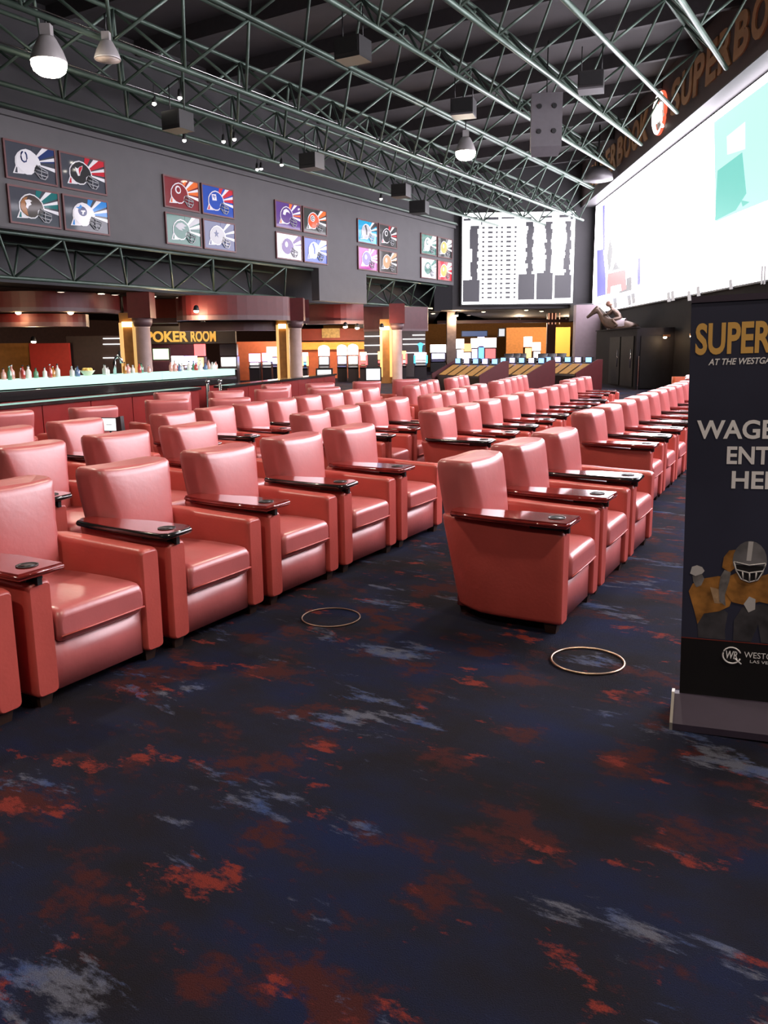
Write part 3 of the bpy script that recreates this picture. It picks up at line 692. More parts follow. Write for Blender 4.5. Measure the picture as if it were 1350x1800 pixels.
row((2.50, 17.1), 17.4, 0.0, 5, 0.885, 'from left in the far third row', 'far third row', (None,))
row((4.05, 17.4), 24.0, 0.0, 3, 0.885, 'from left in far cluster before the pale column', 'far cluster before the column', ('red',))
row((6.65, 17.6), 20.0, 0.0, 3, 0.885, 'from near end of far right cluster by orange sofa', 'far right cluster', ('red',))
# lounge chairs with their backs towards the viewer, along the bar partition
for i, (x, y, a, lab) in enumerate((
    (-4.62, 9.85, -48, 'dim salmon armchair seen from behind at far left by bar'),
    (-3.85, 10.55, -48, 'dim salmon armchair seen from behind, second along the bar partition'),
    (-5.35, 9.0, -48, 'dim armchair corner at left picture edge below the bar'),
    (-3.20, 12.0, -28, 'amber-lit lounge armchair, left of front pair facing the bar'),
    (-2.36, 12.25, -28, 'amber-lit lounge armchair, right of front pair facing the bar'),
    (-3.32, 13.5, 150, 'lounge armchair, left of rear pair behind the amber-lit pair'),
    (-2.48, 13.8, 150, 'lounge armchair, right of rear pair behind the amber-lit pair'),
    (-2.12, 14.9, -30, 'amber-lit lounge armchair left of the small lounge group'),
    (-1.22, 15.3, -30, 'amber-lit lounge armchair right of the small lounge group'),
    (-1.95, 16.3, 150, 'lounge armchair behind left of the small lounge group'),
    (-1.10, 16.6, 150, 'lounge armchair behind right of the small lounge group'),
    (-0.45, 17.9, -20, 'amber-lit far lounge armchair left of the pale column'),
    (0.40, 18.9, -20, 'amber-lit far lounge armchair below the pale column'))):
    armchair_at((x, y), -math.radians(a), lab, 'lounge chairs along the bar', None)
# ================================================================== BANNER STAND
BN = thing('banner_stand', 'dark roll-up banner with gold SUPERBOOK heading at right edge', 'banner', (1.33, 3.44, 0), math.radians(-22))
BN.rotation_euler = (0, math.radians(-1.6), math.radians(-22))
BW = 0.62; BL = -0.02
BPRINT = mat('banner_print_navy', (0.038, 0.040, 0.072), 0.40, spec=0.4, var=0.25, vscale=1.2)
MB().box(BL, BL + BW, -0.006, 0.0, 0.10, 1.80).build('banner_sheet', BPRINT, BN)
MB().box(BL, BL + BW, -0.0072, -0.006, 0.10, 0.375).build('banner_foot_print', mat('banner_black', (0.012, 0.011, 0.012), 0.4, var=0.1), BN)
MB().box(BL, BL + BW, -0.0080, -0.0072, 0.372, 0.376).build('red_line', mat('line_red', (0.20, 0.03, 0.02), 0.5), BN)
ALU = mat('plum_aluminium', (0.050, 0.036, 0.062), 0.5, metal=0.1, var=0.1)
MB().prism_yz([(-0.15, 0.0), (0.12, 0.0), (0.12, 0.05), (0.02, 0.115), (-0.02, 0.115), (-0.15, 0.03)], BL - 0.02, BL + BW + 0.02).build('base_cassette', ALU, BN)
MB().prism_yz([(-0.155, -0.0), (0.125, 0.0), (0.125, 0.055), (0.02, 0.122), (-0.02, 0.122), (-0.155, 0.035)], BL - 0.032, BL - 0.02).build('end_cap', mat('silver_cap', (0.5, 0.46, 0.42), 0.35, metal=0.6), BN)
MB().box(BL, BL + BW, -0.012, 0.008, 1.80, 1.825).build('top_rail', ALU, BN)
MB().tube((BL + BW/2, 0.03, 0.1), (BL + BW/2, 0.03, 1.8), 0.012).build('support_pole', CHROME, BN)
def btext(txt, u, z, wd, ht, m, shear=0, bold=0.0, nm='lettering'): return link(nm, text_mesh(txt, wd, ht, 0.0006, bold, shear), m, BN, (u, -0.0075, z))
GOLDP = mat('gold_print', (0.80, 0.46, 0.12), 0.5, var=0.03)
BWH = mat('banner_white', (0.93, 0.91, 0.95), 0.5, var=0.02)
btext('SUPERBOOK', 0.0, 1.590, 0.575, 0.128, GOLDP, 0, 0.03)
btext('AT THE WESTGATE LAS VEGAS', 0.052, 1.548, 0.42, 0.026, BWH, 0.25, 0.02)
btext('WAGERING', 0.016, 1.246, 0.525, 0.078, BWH, 0, 0.025)
btext('ENTRY', 0.136, 1.142, 0.275, 0.073, BWH, 0, 0.025)
btext('HERE', 0.158, 1.040, 0.235, 0.073, BWH, 0, 0.025)
# printed players
def bprint(nm, pts, m, lay=0): 
    y = -0.0066 - 0.0005*lay
    return MB().prism_xz(pts, y - 0.0005, y).build(nm, m, BN)
JER = mat('print_amber', (0.36, 0.155, 0.035), 0.5, var=0.55, vscale=16); SKIN = mat('print_grey_skin', (0.20, 0.185, 0.19), 0.5, var=0.5, vscale=20); PANTS = mat('print_dark_pants', (0.055, 0.052, 0.062), 0.5, var=0.5, vscale=14)
HELG = mat('print_helmet_grey', (0.16, 0.155, 0.17), 0.4, var=0.5, vscale=9); LTGREY = mat('print_light_grey', (0.58, 0.56, 0.58), 0.5, var=0.1); SHADE = mat('print_black', (0.012, 0.011, 0.013), 0.5)
bprint('player_legs', [(0.05, 0.38), (0.045, 0.44), (0.04, 0.50), (0.12, 0.53), (0.165, 0.50), (0.155, 0.42), (0.16, 0.38)], PANTS)
bprint('player_shirt', [(0.005, 0.585), (0.02, 0.62), (0.06, 0.645), (0.12, 0.66), (0.175, 0.655), (0.19, 0.60), (0.17, 0.53), (0.13, 0.505), (0.07, 0.49), (0.045, 0.44), (0.03, 0.50), (0.015, 0.55)], JER, 1)
bprint('player_sleeve', [(0.09, 0.61), (0.14, 0.60), (0.15, 0.54), (0.11, 0.54)], mat('print_pale_amber', (0.50, 0.32, 0.19), 0.5, var=0.4, vscale=20), 2)
bprint('player_cap', [(0.008, 0.665), (0.015, 0.695), (0.035, 0.703), (0.056, 0.696), (0.066, 0.680), (0.058, 0.668), (0.03, 0.655)], LTGREY, 3)
bprint('player_face', [(0.018, 0.655), (0.055, 0.668), (0.066, 0.645), (0.055, 0.615), (0.035, 0.605), (0.022, 0.63)], SKIN, 2)
bprint('front_legs', [(0.19, 0.38), (0.19, 0.47), (0.22, 0.53), (0.30, 0.55), (0.36, 0.53), (0.37, 0.46), (0.36, 0.38), (0.30, 0.38), (0.285, 0.46), (0.26, 0.38)], PANTS, 3)
bprint('front_shirt', [(0.145, 0.60), (0.16, 0.66), (0.20, 0.685), (0.26, 0.66), (0.32, 0.685), (0.37, 0.66), (0.385, 0.59), (0.34, 0.55), (0.285, 0.56), (0.235, 0.54), (0.18, 0.55)], JER, 4)
bprint('front_shoulder', [(0.135, 0.70), (0.14, 0.745), (0.16, 0.775), (0.19, 0.780), (0.20, 0.745), (0.185, 0.70), (0.165, 0.68)], JER, 4)
bprint('front_arm', [(0.13, 0.66), (0.145, 0.69), (0.17, 0.68), (0.165, 0.64), (0.15, 0.58), (0.155, 0.53), (0.13, 0.55), (0.125, 0.61)], SKIN, 5)
bprint('front_hand', [(0.225, 0.545), (0.245, 0.58), (0.27, 0.57), (0.27, 0.525), (0.245, 0.51)], LTGREY, 6)
hel = [(0.241 + 0.066*math.cos(a), 0.735 + 0.085*math.sin(a)) for a in [PI*2*i/20 for i in range(20)]]
bprint('helmet', [p for p in hel if p[1] > 0.69] + [], HELG, 6)
bprint('helmet_stripe', [(0.228, 0.735), (0.233, 0.818), (0.252, 0.818), (0.246, 0.735)], LTGREY, 7)
bprint('helmet_opening', [(0.187, 0.715), (0.295, 0.715), (0.285, 0.665), (0.255, 0.645), (0.22, 0.648), (0.197, 0.675)], SHADE, 7)
cage = MB()
for pts in ([(0.180, 0.728), (0.24, 0.716), (0.302, 0.728)], [(0.180, 0.728), (0.19, 0.69), (0.21, 0.655), (0.242, 0.643), (0.275, 0.655), (0.293, 0.69), (0.302, 0.728)], [(0.187, 0.695), (0.24, 0.683), (0.295, 0.695)], [(0.215, 0.688), (0.218, 0.652)], [(0.242, 0.684), (0.243, 0.644)], [(0.268, 0.688), (0.266, 0.652)]):
    cage.path([(x, -0.0118, z) for x, z in pts], 0.0032, 5)
cage.build('helmet_cage', LTGREY, BN)
cl = MB(); cl.path([(0.187 + 0.036*math.cos(a), -0.009, 0.312 + 0.036*math.sin(a)) for a in [math.radians(-20 - i*16) for i in range(21)]], 0.0036, 5)
cl.path([(0.20, -0.009, 0.30), (0.212, -0.009, 0.288), (0.226, -0.009, 0.276)], 0.0036, 5); cl.build('logo_ring', BWH, BN)
link('logo_monogram', text_mesh('WR', 0.048, 0.036, 0.0006, 0.02, 0.15), BWH, BN, (0.163, -0.0085, 0.296))
link('lettering', text_mesh('WESTGATE', 0.165, 0.026, 0.0006, 0.0), BWH, BN, (0.236, -0.0085, 0.308))
link('lettering', text_mesh('LAS VEGAS', 0.115, 0.013, 0.0006, 0.0), BWH, BN, (0.260, -0.0085, 0.286))
# ================================================================== FLOOR RINGS
DULLRING = mat('dull_brass_ring', (0.30, 0.20, 0.15), 0.45, metal=0.7)
for (x, y, r, lab) in ((1.065, 4.115, 0.188, 'bright thin metal ring set in carpet nearest the banner'), (-0.335, 4.88, 0.180, 'faint thin metal ring set in carpet before the left row')):
    tag(MB().path([(r*math.cos(2*PI*i/48), r*math.sin(2*PI*i/48), 0.004) for i in range(48)], 0.006 if r > 0.185 else 0.0045, 6, True).build('floor_ring', BRASS if r > 0.185 else DULLRING, None, (x, y, 0.001)), lab, 'floor ring', 'rings in the carpet')
# ================================================================== BAR
def seg_frame(a, b):
    a = Vector(a); b = Vector(b); d = b - a; return a, d.length, math.atan2(d.y, d.x)
GLOW = emit('glass_glow', (0.58, 1.0, 0.85), 1.0)
def partition(a, b, h, label, group):
    o, ln, rz = seg_frame(a, b)
    t = thing('bar_partition', label, 'partition', (o.x, o.y, 0), rz, group)
    n = max(1, round(ln / 1.2)); w_ = ln / n
    for i in range(n): MB().box(i*w_ + 0.01, (i+1)*w_ - 0.01, 0.0, 0.05, 0.12, h - 0.05).build('panel', REDPANEL, t)
    MB().box(0, ln, 0.05, 0.16, 0.0, h - 0.05).build('core', MAROON, t)
    MB().box(0, ln, 0.01, 0.05, 0.0, 0.12).build('kick_board', EBONY, t)
    MB().box(-0.02, ln + 0.02, -0.05, 0.30, h - 0.05, h).build('cap', EBONY, t)
    return t
partition((-6.55, 8.1), (-3.75, 17.0), 0.90, 'red lacquered partition with black cap in front of the bar', 'bar partitions')
partition((-3.30, 17.7), (-1.45, 25.6), 0.90, 'red lacquered partition with steel cap right of the bar', 'bar partitions')
for (x, y, lab) in ((-3.62, 17.35, 'chrome post at end of the red bar partition'), (-3.40, 17.55, 'chrome post where the right partition begins')):
    t = thing('partition_post', lab, 'post', (x - 0.02, y, 0), 0, 'partition posts')
    MB().lathe([(0.05, 0), (0.05, 0.02), (0.03, 0.04), (0.03, 0.98)], 10).build('shaft', CHROME, t); MB().ball((0, 0, 1.0), 0.045).build('knob', CHROME, t)
o_, ln_, rz_ = seg_frame((-7.75, 9.9), (-3.72, 20.9))
bar = thing('bar_counter', 'long bar with glowing pale green glass top', 'bar', (o_.x, o_.y, 0), rz_)
MB().box(0, ln_, 0.03, 0.85, 0.0, 1.0).build('body', MAROON, bar)
for i in range(9): MB().box(i*ln_/9 + 0.012, (i+1)*ln_/9 - 0.012, 0.0, 0.03, 0.1, 0.82).build('panel', REDPANEL, bar)
MB().box(-0.03, ln_ + 0.03, -0.06, 0.9, 0.84, 1.0).build('black_ledge', EBONY, bar)
MB().box(0, ln_*0.735, -0.04, 0.55, 1.03, 1.18).build('glow_top', GLOW, bar)
MB().box(ln_*0.74, ln_, -0.04, 0.55, 1.03, 1.18).build('glow_top', GLOW, bar)
def bar_pt(f, y): return o_ + Vector((math.cos(rz_), math.sin(rz_)))*ln_*f + Vector((-math.sin(rz_), math.cos(rz_)))*y
BOTC = [('amber', (0.45, 0.17, 0.03)), ('clear', (0.62, 0.62, 0.60)), ('white', (0.75, 0.72, 0.68)), ('red', (0.40, 0.05, 0.04)), ('blue', (0.10, 0.16, 0.30)), ('green', (0.10, 0.25, 0.15)), ('rosy', (0.60, 0.30, 0.26)), ('tawny', (0.40, 0.24, 0.12))]
BCOUNT = {}
for i in range(56):
    f = 0.36 + i*0.0111 + random.uniform(-0.002, 0.002)
    if 0.73 < f < 0.79 or abs(f - 0.565) < 0.018 or abs(f - 0.635) < 0.014: continue
    nm, col_ = BOTC[random.choice((0, 1, 1, 2, 6, 3, 4, 5, 6, 7))]; h = random.uniform(0.15, 0.24); r = random.uniform(0.032, 0.05); p = bar_pt(f, random.uniform(0.1, 0.4))
    BCOUNT[nm] = BCOUNT.get(nm, 0) + 1
    t = thing('bottle', 'small %s bottle, %s %s one from left on glowing bar top' % (nm, ORD2[BCOUNT[nm] - 1], nm), 'bottle', (p.x, p.y, 1.18), 0, 'bottles on the bar top')
    MB().lathe([(r*0.95, 0), (r, 0.01), (r, h*0.58), (r*0.4, h*0.74), (r*0.34, h*0.96)], 10).build('glass', mat('bottle_' + nm, col_, 0.15, spec=0.6, coat=0.5), t)
    MB().lathe([(r*0.4, 0), (r*0.4, h*0.1)], 8, (0, 0, h*0.94)).build('cap', BLACK if i % 2 else CHROME, t)
t = thing('fruit_bowl', 'shallow glass bowl of yellow lemons on the bar top', 'bowl', tuple(bar_pt(0.565, 0.25)) + (1.18,))
MB().lathe([(0.06, 0), (0.07, 0.01), (0.13, 0.08), (0.14, 0.10)], 16).build('bowl', mat('bowl_glass', (0.65, 0.62, 0.45), 0.2), t)
for k in range(5): MB().ball((0.06*math.cos(k*1.26), 0.06*math.sin(k*1.26), 0.11), 0.045, None, None, 8, 6).build('lemon', mat('lemon', (0.85, 0.62, 0.16), 0.5, var=0.1), t)
t = thing('beer_tap', 'chrome beer tap tower on the bar top', 'tap', tuple(bar_pt(0.635, 0.25)) + (1.18,))
MB().path([(0, 0, 0), (0, 0, 0.25), (0.03, 0, 0.33), (0.09, 0, 0.36), (0.14, 0, 0.30), (0.15, 0, 0.22)], 0.035, 8).build('tower', CHROME, t); MB().box(0.10, 0.14, -0.02, 0.02, 0.34, 0.46).build('handle', BLACK, t)
# ================================================================== SOFFITS, COLUMNS, LIT WALLS OF THE GAMING FLOOR
def soffit(n, pts, z0, z1, zl, m=MAROON, lab=None):
    """curved or straight drop soffit; pts = plan points, the body is 0.6 m thick, with a pale lip below"""
    if len(pts) > 2:
        fine = []; P = [pts[0]] + list(pts) + [pts[-1]]
        for i in range(1, len(P) - 2):
            for k in range(5):
                u = k/5; q = [0.5*((2*P[i][j]) + (P[i+1][j]-P[i-1][j])*u + (2*P[i-1][j]-5*P[i][j]+4*P[i+1][j]-P[i+2][j])*u*u + (3*P[i][j]-P[i-1][j]-3*P[i+1][j]+P[i+2][j])*u**3) for j in (0, 1)]; fine.append(tuple(q))
        pts = fine + [pts[-1]]
    a = MB(); back = [(p[0]*1.02, p[1] + 0.6) for p in pts]
    a.prism_xy([*pts, *back[::-1]], z0, z1, smooth=False)
    o = a.build('trim_%d' % n, m); struct(o, lab or 'maroon drop soffit over the bar')
    lip = [(p[0]*0.997, p[1] - 0.12) for p in pts]
    MB().prism_xy([*lip, *back[::-1]], zl, z0, smooth=False).build('lip', MAUVE, o)
    return o
def plan(x, Y): p = at_y(x, 610, Y); return (p.x, p.y)
soffit(1, [plan(-150, 30.5), plan(-70, 29.6), plan(0, 29.2), plan(70, 29.2), plan(130, 29.7), plan(180, 30.6), plan(208, 31.6), plan(219, 33)], 3.16, 3.70, 3.02, lab='curved maroon drum soffit over the bar')
soffit(2, [plan(-120, 31.6), plan(-40, 31.0), plan(40, 30.8), plan(110, 31.1), plan(155, 31.8), plan(160, 33)], 2.72, 3.02, 2.56, lab='lower curved red ring under the drum soffit')
soffit(3, [plan(222, 32.5), plan(272, 32.5)], 3.12, 3.70, 2.92)
soffit(4, [plan(272, 34.5), plan(316, 34.5)], 2.95, 3.70, 2.75, mat('burnt_red', (0.30, 0.045, 0.02), 0.5, var=0.1))
soffit(5, [plan(314, 33.0), plan(340, 32.4), plan(420, 32.6), plan(500, 33.6), plan(512, 34.2)], 2.96, 3.70, 2.78)
soffit(6, [plan(318, 34.6), plan(430, 34.6), plan(495, 35.4)], 2.60, 2.78, 2.42, MAUVE)
soffit(7, [plan(512, 36), plan(545, 36)], 2.95, 3.70, 2.72)
soffit(8, [plan(540, 40), plan(600, 39.6), plan(640, 40.2)], 2.95, 3.70, 2.80)
soffit(9, [plan(640, 43), plan(700, 42.5), plan(752, 43.5)], 2.60, 3.70, 2.50, mat('deep_wine', (0.07, 0.014, 0.018), 0.5, var=0.1))
struct(MB().box(-0.6, 9.6, 0, 0.3, 3.10, 3.28).build('trim_10', MAUVE, None, wr(52.0, 2.0), ROT_B), 'pale beam edge below the odds board')
def fbox(name, x0, x1, y0, y1, Y, dp, m, parent=None, ground=False):
    p0 = at_y(x0, y1, Y); p1 = at_y(x1, y0, Y)
    return MB().box(p0.x, p1.x, Y, Y + dp, 0 if ground else p0.z, p1.z).build(name, m, parent)
def column(x0, x1, Y, label, pier=None, round_=True):
    p0 = at_y(x0, 610, Y); p1 = at_y(x1, 610, Y); r = (p1.x - p0.x)/2; cx = (p0.x + p1.x)/2
    t = thing('column', label, 'column', (cx, Y, 0), 0, 'columns of the gaming floor')
    if round_: MB().lathe([(r*1.12, 0), (r*1.12, 0.12), (r, 0.16), (r*0.94, 2.45), (r*1.02, 2.5)], 20).build('shaft', STONE, t)
    else: MB().box(-r, r, -r, r, 0, 3.7).build('shaft', mat('bronze_cladding', (0.10, 0.075, 0.07), 0.35, metal=0.4, var=0.2), t)
    if round_:
        MB().lathe([(r*1.02, 2.5), (r*1.3, 2.62), (r*1.35, 2.8)], 20).build('capital', MAUVE, t)
        MB().box(-r*1.5, r*1.5, -r*1.3, r*1.5, 2.8, 3.7).build('drop_block', MAROON, t)
    if pier:
        q0 = at_y(pier[0], 610, Y).x - cx; q1 = at_y(pier[1], 610, Y).x - cx
        pr = MB().box(q0, q1, 0.1, 0.9, 0, 3.0).build('lit_pier', mat('pier_wood', (0.26, 0.12, 0.03), 0.4, var=0.15), t)
        w_ = q1 - q0
        for k in (0.0, 0.80): MB().box(q0 + w_*k, q0 + w_*(k + 0.20), 0.02, 0.1, 0.3, 2.65).build('light_strip', mat('strip_cream', (0.70, 0.42, 0.16), 0.5, emit=(1.0, 0.62, 0.22), power=0.55), pr)
        MB().box(q0 + w_*0.2, q0 + w_*0.8, 0.0, 0.1, 2.50, 2.68).build('lamp_head', emit('pier_lamp', (1.0, 0.68, 0.28), 6.0), pr)
    return t
column(240, 266, 30.5, 'round pale stone column beside the glowing bar top', (211, 240))
column(509, 531, 35.0, 'round pale stone column in the middle of the gaming floor', (486, 508))
column(689, 707, 40.0, 'round pale stone column left of the blue slot machine', (668, 689))
column(785, 801, 50.0, 'dark bronze square column left of the odds board', None, False)
pil = thing('pale_pillar', 'pale mauve square pillar left of the horse statue', 'pillar', tuple(wr(44.6, 9.0)), ROT_B)
MB().box(-0.62, 0.66, -0.3, 0.4, 0, 3.75).build('shaft', mat('mauve_plaster', (0.33, 0.25, 0.28), 0.6, var=0.05), pil)
MB().box(-0.70, 0.74, -0.36, 0.4, 0, 0.9).build('plinth', mat('plinth_brown', (0.12, 0.07, 0.05), 0.5, var=0.1), pil)
# lit wall pieces standing on the gaming floor
def lit_wall(name, x0, x1, y0, y1, Y, m, label): return tag(fbox(name, x0, x1, y0, y1, Y, 0.2, m, None, True), label, 'wall panel', 'wall panels of the gaming floor')
lit_wall('wall_panel', -60, 56, 603, 652, 38.5, OCHRE, 'ochre wall panel behind the bar at left edge')
lit_wall('wall_panel', 55, 120, 603, 652, 37.5, mat('bright_red_wall', (0.45, 0.03, 0.02), 0.6, var=0.08), 'bright red wall panel behind the bar bottles')
lit_wall('wall_panel', 121, 212, 590, 652, 38.0, mat('dark_wine_glass', (0.030, 0.014, 0.014), 0.55, var=0.2), 'dark glossy wall panel with white light lines left of column')
lit_wall('wall_panel', 262, 345, 605, 650, 40.5, mat('mauve_room', (0.26, 0.10, 0.12), 0.6, var=0.1), 'mauve wall panel under the POKER ROOM sign')
lit_wall('wall_panel', 418, 490, 600, 650, 46.0, ORANGEW, 'orange wall panel left of the middle column')
lit_wall('wall_panel', 531, 640, 600, 650, 48.0, ORANGEW, 'orange wall panel behind the arched slot machines')
lit_wall('wall_panel', 630, 672, 560, 650, 50.0, mat('dark_band', (0.045, 0.038, 0.044), 0.4, var=0.1), 'dark wall panel with white lines left of third column')
lit_wall('wall_panel', 705, 748, 560, 650, 49.0, mat('dark_band', (0, 0, 0)), 'dark wall panel with white lines behind blue slot machine')
LINE = emit('light_line', (1.0, 0.95, 0.9), 2.2)
for x0, x1, y0, Y, lab in ((181, 210, 594, 37.9, 'top white light line left of the first column'), (181, 210, 604, 37.9, 'middle white light line left of the first column'), (181, 210, 628, 37.9, 'lowest white light line left of the first column'), (633, 668, 606, 49.9, 'long white light line left of the third column'), (640, 668, 590, 49.9, 'upper short light line left of the third column'), (640, 668, 621, 49.9, 'lower short light line left of the third column'), (708, 747, 595, 48.9, 'upper long light line behind the blue slot machine'), (708, 747, 604, 48.9, 'lower long light line behind the blue slot machine'), (725, 747, 588, 48.9, 'topmost short light line behind the blue slot machine'), (712, 747, 619, 48.9, 'lowest light line behind the blue slot machine')):
    tag(fbox('light_line', x0, x1, y0, y0 + 2, Y, 0.05, LINE), lab, 'light', 'light lines on dark panels')
tag(fbox('ochre_frieze', 531, 640, 601, 615, 47.8, 0.15, mat('yellow_frieze', (0.75, 0.42, 0.08), 0.6, var=0.1)), 'yellow frieze band above the arched slot machines', 'frieze')
tag(fbox('wine_frieze', 531, 640, 577, 599, 44.0, 0.3, mat('burnt_red', (0, 0, 0))), 'burnt red hanging fascia with gold plaque over slot machines', 'fascia')
tag(fbox('gold_plaque', 566, 597, 577, 594, 43.9, 0.08, mat('gold_plaque', (0.55, 0.33, 0.10), 0.4, var=0.3, vscale=8)), 'small gold plaque on the burnt red fascia', 'plaque')
# POKER ROOM sign
t = thing('poker_room_sign', 'gold POKER ROOM lettering on dark band behind the bar', 'sign', tuple(at_y(258, 603, 39.0)), 0)
x1 = at_y(380, 603, 39.0).x - at_y(258, 603, 39.0).x
MB().box(-0.05, x1 + 0.9, 0.02, 0.3, -0.05, 0.75).build('dark_band', mat('sign_band', (0.02, 0.015, 0.014), 0.5), t)
for txt, a, b in (('POKER', 0.0, 0.60), ('ROOM', 0.64, 1.0)): link('lettering', text_mesh(txt, x1*(b - a), 0.50, 0.06, 0.03), mat('gold_sign_lit', (0.62, 0.36, 0.07), 0.45, emit=(0.9, 0.55, 0.10), power=0.35), t, (x1*a, 0.02, 0.03))
# ---- slot machines
SLOTB = mat('slot_black', (0.02, 0.017, 0.022), 0.3, var=0.1)
EW = emit('slot_white', (1.0, 0.95, 0.92), 5.0); EB = emit('slot_blue', (0.10, 0.30, 1.0), 3.0); ER = emit('slot_red', (1.0, 0.10, 0.10), 2.5); EP = emit('slot_violet', (0.55, 0.50, 1.0), 4.0); EO = emit('slot_amber', (1.0, 0.55, 0.18), 2.5); EC = emit('slot_cyan', (0.05, 0.55, 1.0), 3.0)
def slot(x0, x1, ytop, Y, top, scr_, label, arch=False, side=None):
    p0 = at_y(x0, ytop, Y); p1 = at_y(x1, ytop, Y); w_ = p1.x - p0.x; H_ = p0.z; cx = (p0.x + p1.x)/2
    t = thing('slot_machine', label, 'slot machine', (cx, Y, 0), 0, 'slot machines of the gaming floor')
    MB().prism_yz([(0.0, 0), (0.7, 0), (0.7, H_*0.70), (0.12, H_*0.70), (0.05, 0.82), (-0.15, 0.74), (0, 0.66)], -w_*0.5, w_*0.5).build('cabinet', SLOTB, t)
    MB().box(-w_*0.42, w_*0.42, 0.02, 0.10, 0.90, H_*0.68).build('reel_screen', scr_, t)
    if arch:
        pts = [(-w_*0.5, H_*0.72), (w_*0.5, H_*0.72), (w_*0.5, H_*0.90)] + [(w_*0.5*math.cos(a), H_*0.90 + H_*0.10*math.sin(a)) for a in [math.radians(12 + i*13) for i in range(13)]] + [(-w_*0.5, H_*0.90)]
        MB().prism_xz(pts, 0.05, 0.5).build('arched_topper', top, t)
    else: MB().box(-w_*0.5, w_*0.5, 0.1, 0.5, H_*0.72, H_).build('topper', top, t)
    if side is not None:
        for sx in (-1, 1): MB().box(sx*w_*0.5 - 0.05, sx*w_*0.5 + 0.05, -0.02, 0.06, 0.85, H_*0.9).build('side_light', side, t)
    return t
slot(559, 578, 607, 42, EW, EW, 'slot machine with single tall white arched topper', True)
slot(592, 609, 606, 43, EW, EP, 'left of two slot machines with touching white arches', True)
slot(611, 629, 605, 42, EW, EW, 'right of two slot machines with touching white arches', True)
slot(632, 644, 619, 41.5, emit('slot_cream', (1.0, 0.75, 0.55), 3.0), ER, 'small red and cream slot machine left of third column', False, ER)
slot(664, 671, 618, 44, EO, ER, 'narrow red slot machine peeking left of the third column')
slot(707, 714, 617, 44, EO, EW, 'narrow slot machine right of the third column', False, ER)
bl = slot(729, 750, 620, 45, emit('slot_pink', (1.0, 0.65, 0.75), 3.0), EW, 'slot machine with blue neon edges and cyan sword topper', False, EC)
hz = at_y(739, 602, 45).z; h0 = at_y(739, 620, 45).z
MB().prism_xz([(-0.06, h0), (0.06, h0), (0.10, hz - 0.15), (0.22, hz - 0.1), (0.0, hz), (-0.22, hz - 0.1), (-0.10, hz - 0.15)], 0.2, 0.3).build('neon_sword', EC, bl)
slot(437, 455, 622, 43, EP, EW, 'left violet-white slot machine before the orange panel')
slot(460, 476, 621, 43.5, EP, EW, 'middle violet-white slot machine before the orange panel')
slot(468, 488, 610, 45, EW, EP, 'tall white slot machine beside the middle column')
slot(531, 540, 620, 41, EW, EB, 'narrow white and blue slot machine right of middle column', False, EO)
slot(385, 415, 605, 39.5, SLOTB, EW, 'black slot cabinet with white bar right of POKER ROOM sign')
slot(300, 318, 626, 37.5, EW, EP, 'low slot machine with white oval topper under poker sign')
slot(322, 342, 626, 37.5, EP, EP, 'low slot machine with violet topper under poker sign')
slot(340, 357, 605, 39, ER, EO, 'slot machine with red lit top under the word ROOM')
for i, (x0, x1, yt, tp, sc, lab) in enumerate(((803, 816, 596, EW, EW, 'bright white slot machine at left of bank under odds board'), (812, 829, 604, emit('slot_orange', (1.0, 0.35, 0.15), 2.0), EW, 'orange-topped slot machine in bank under odds board'), (829, 842, 595, EW, EP, 'white and violet slot machine in bank under odds board'), (841, 852, 590, EP, EB, 'tall violet slot machine in bank under odds board'), (852, 873, 594, emit('slot_rose', (1.0, 0.75, 0.72), 4.0), ER, 'wide rose-white slot machine in bank under odds board'), (757, 784, 606, EW, EP, 'blurred white slot machines between the bronze column and blue neon'), (923, 936, 592, EW, EO, 'cream lit slot machine before the ochre wall'), (938, 951, 602, EW, EW, 'white lit slot machine right of the cream one'))):
    slot(x0, x1, yt, 56 + (i % 3), tp, sc, lab)
# hanging screens
def tv(x0, x1, y0, y1, Y, m, label):
    p0 = at_y(x0, y1, Y); p1 = at_y(x1, y0, Y); t = thing('wall_screen', label, 'screen', (p0.x, Y, p0.z), 0, 'small screens of the gaming floor')
    w_, h_ = p1.x - p0.x, p1.z - p0.z
    MB().box(-0.05, w_ + 0.05, 0, 0.12, -0.05, h_ + 0.05).build('case', BLACK, t); MB().box(0, w_, -0.02, 0, 0, h_).build('lit_face', m, t)
    return t
tv(270, 296, 613, 632, 39.0, emit('tv_green', (0.75, 1.0, 0.55), 1.6), 'yellow-green lit screen under the POKER ROOM sign')
tv(812, 856, 582, 591, 54, emit('tv_navy', (0.10, 0.16, 0.35), 0.6), 'dark hanging sign with blue glow under odds board')
tv(877, 887, 578, 591, 54, emit('tv_pale', (0.75, 0.75, 0.78), 0.9), 'small pale hanging screen right of the dark sign')
tv(558, 582, 650, 661, 27.0, emit('tv_white', (0.9, 0.9, 0.92), 1.1), 'white notice screen behind the lounge chairs, left one')
tv(644, 668, 648, 668, 29.0, emit('tv_white', (0, 0, 0), 1), 'white notice screen behind the lounge chairs, right one')
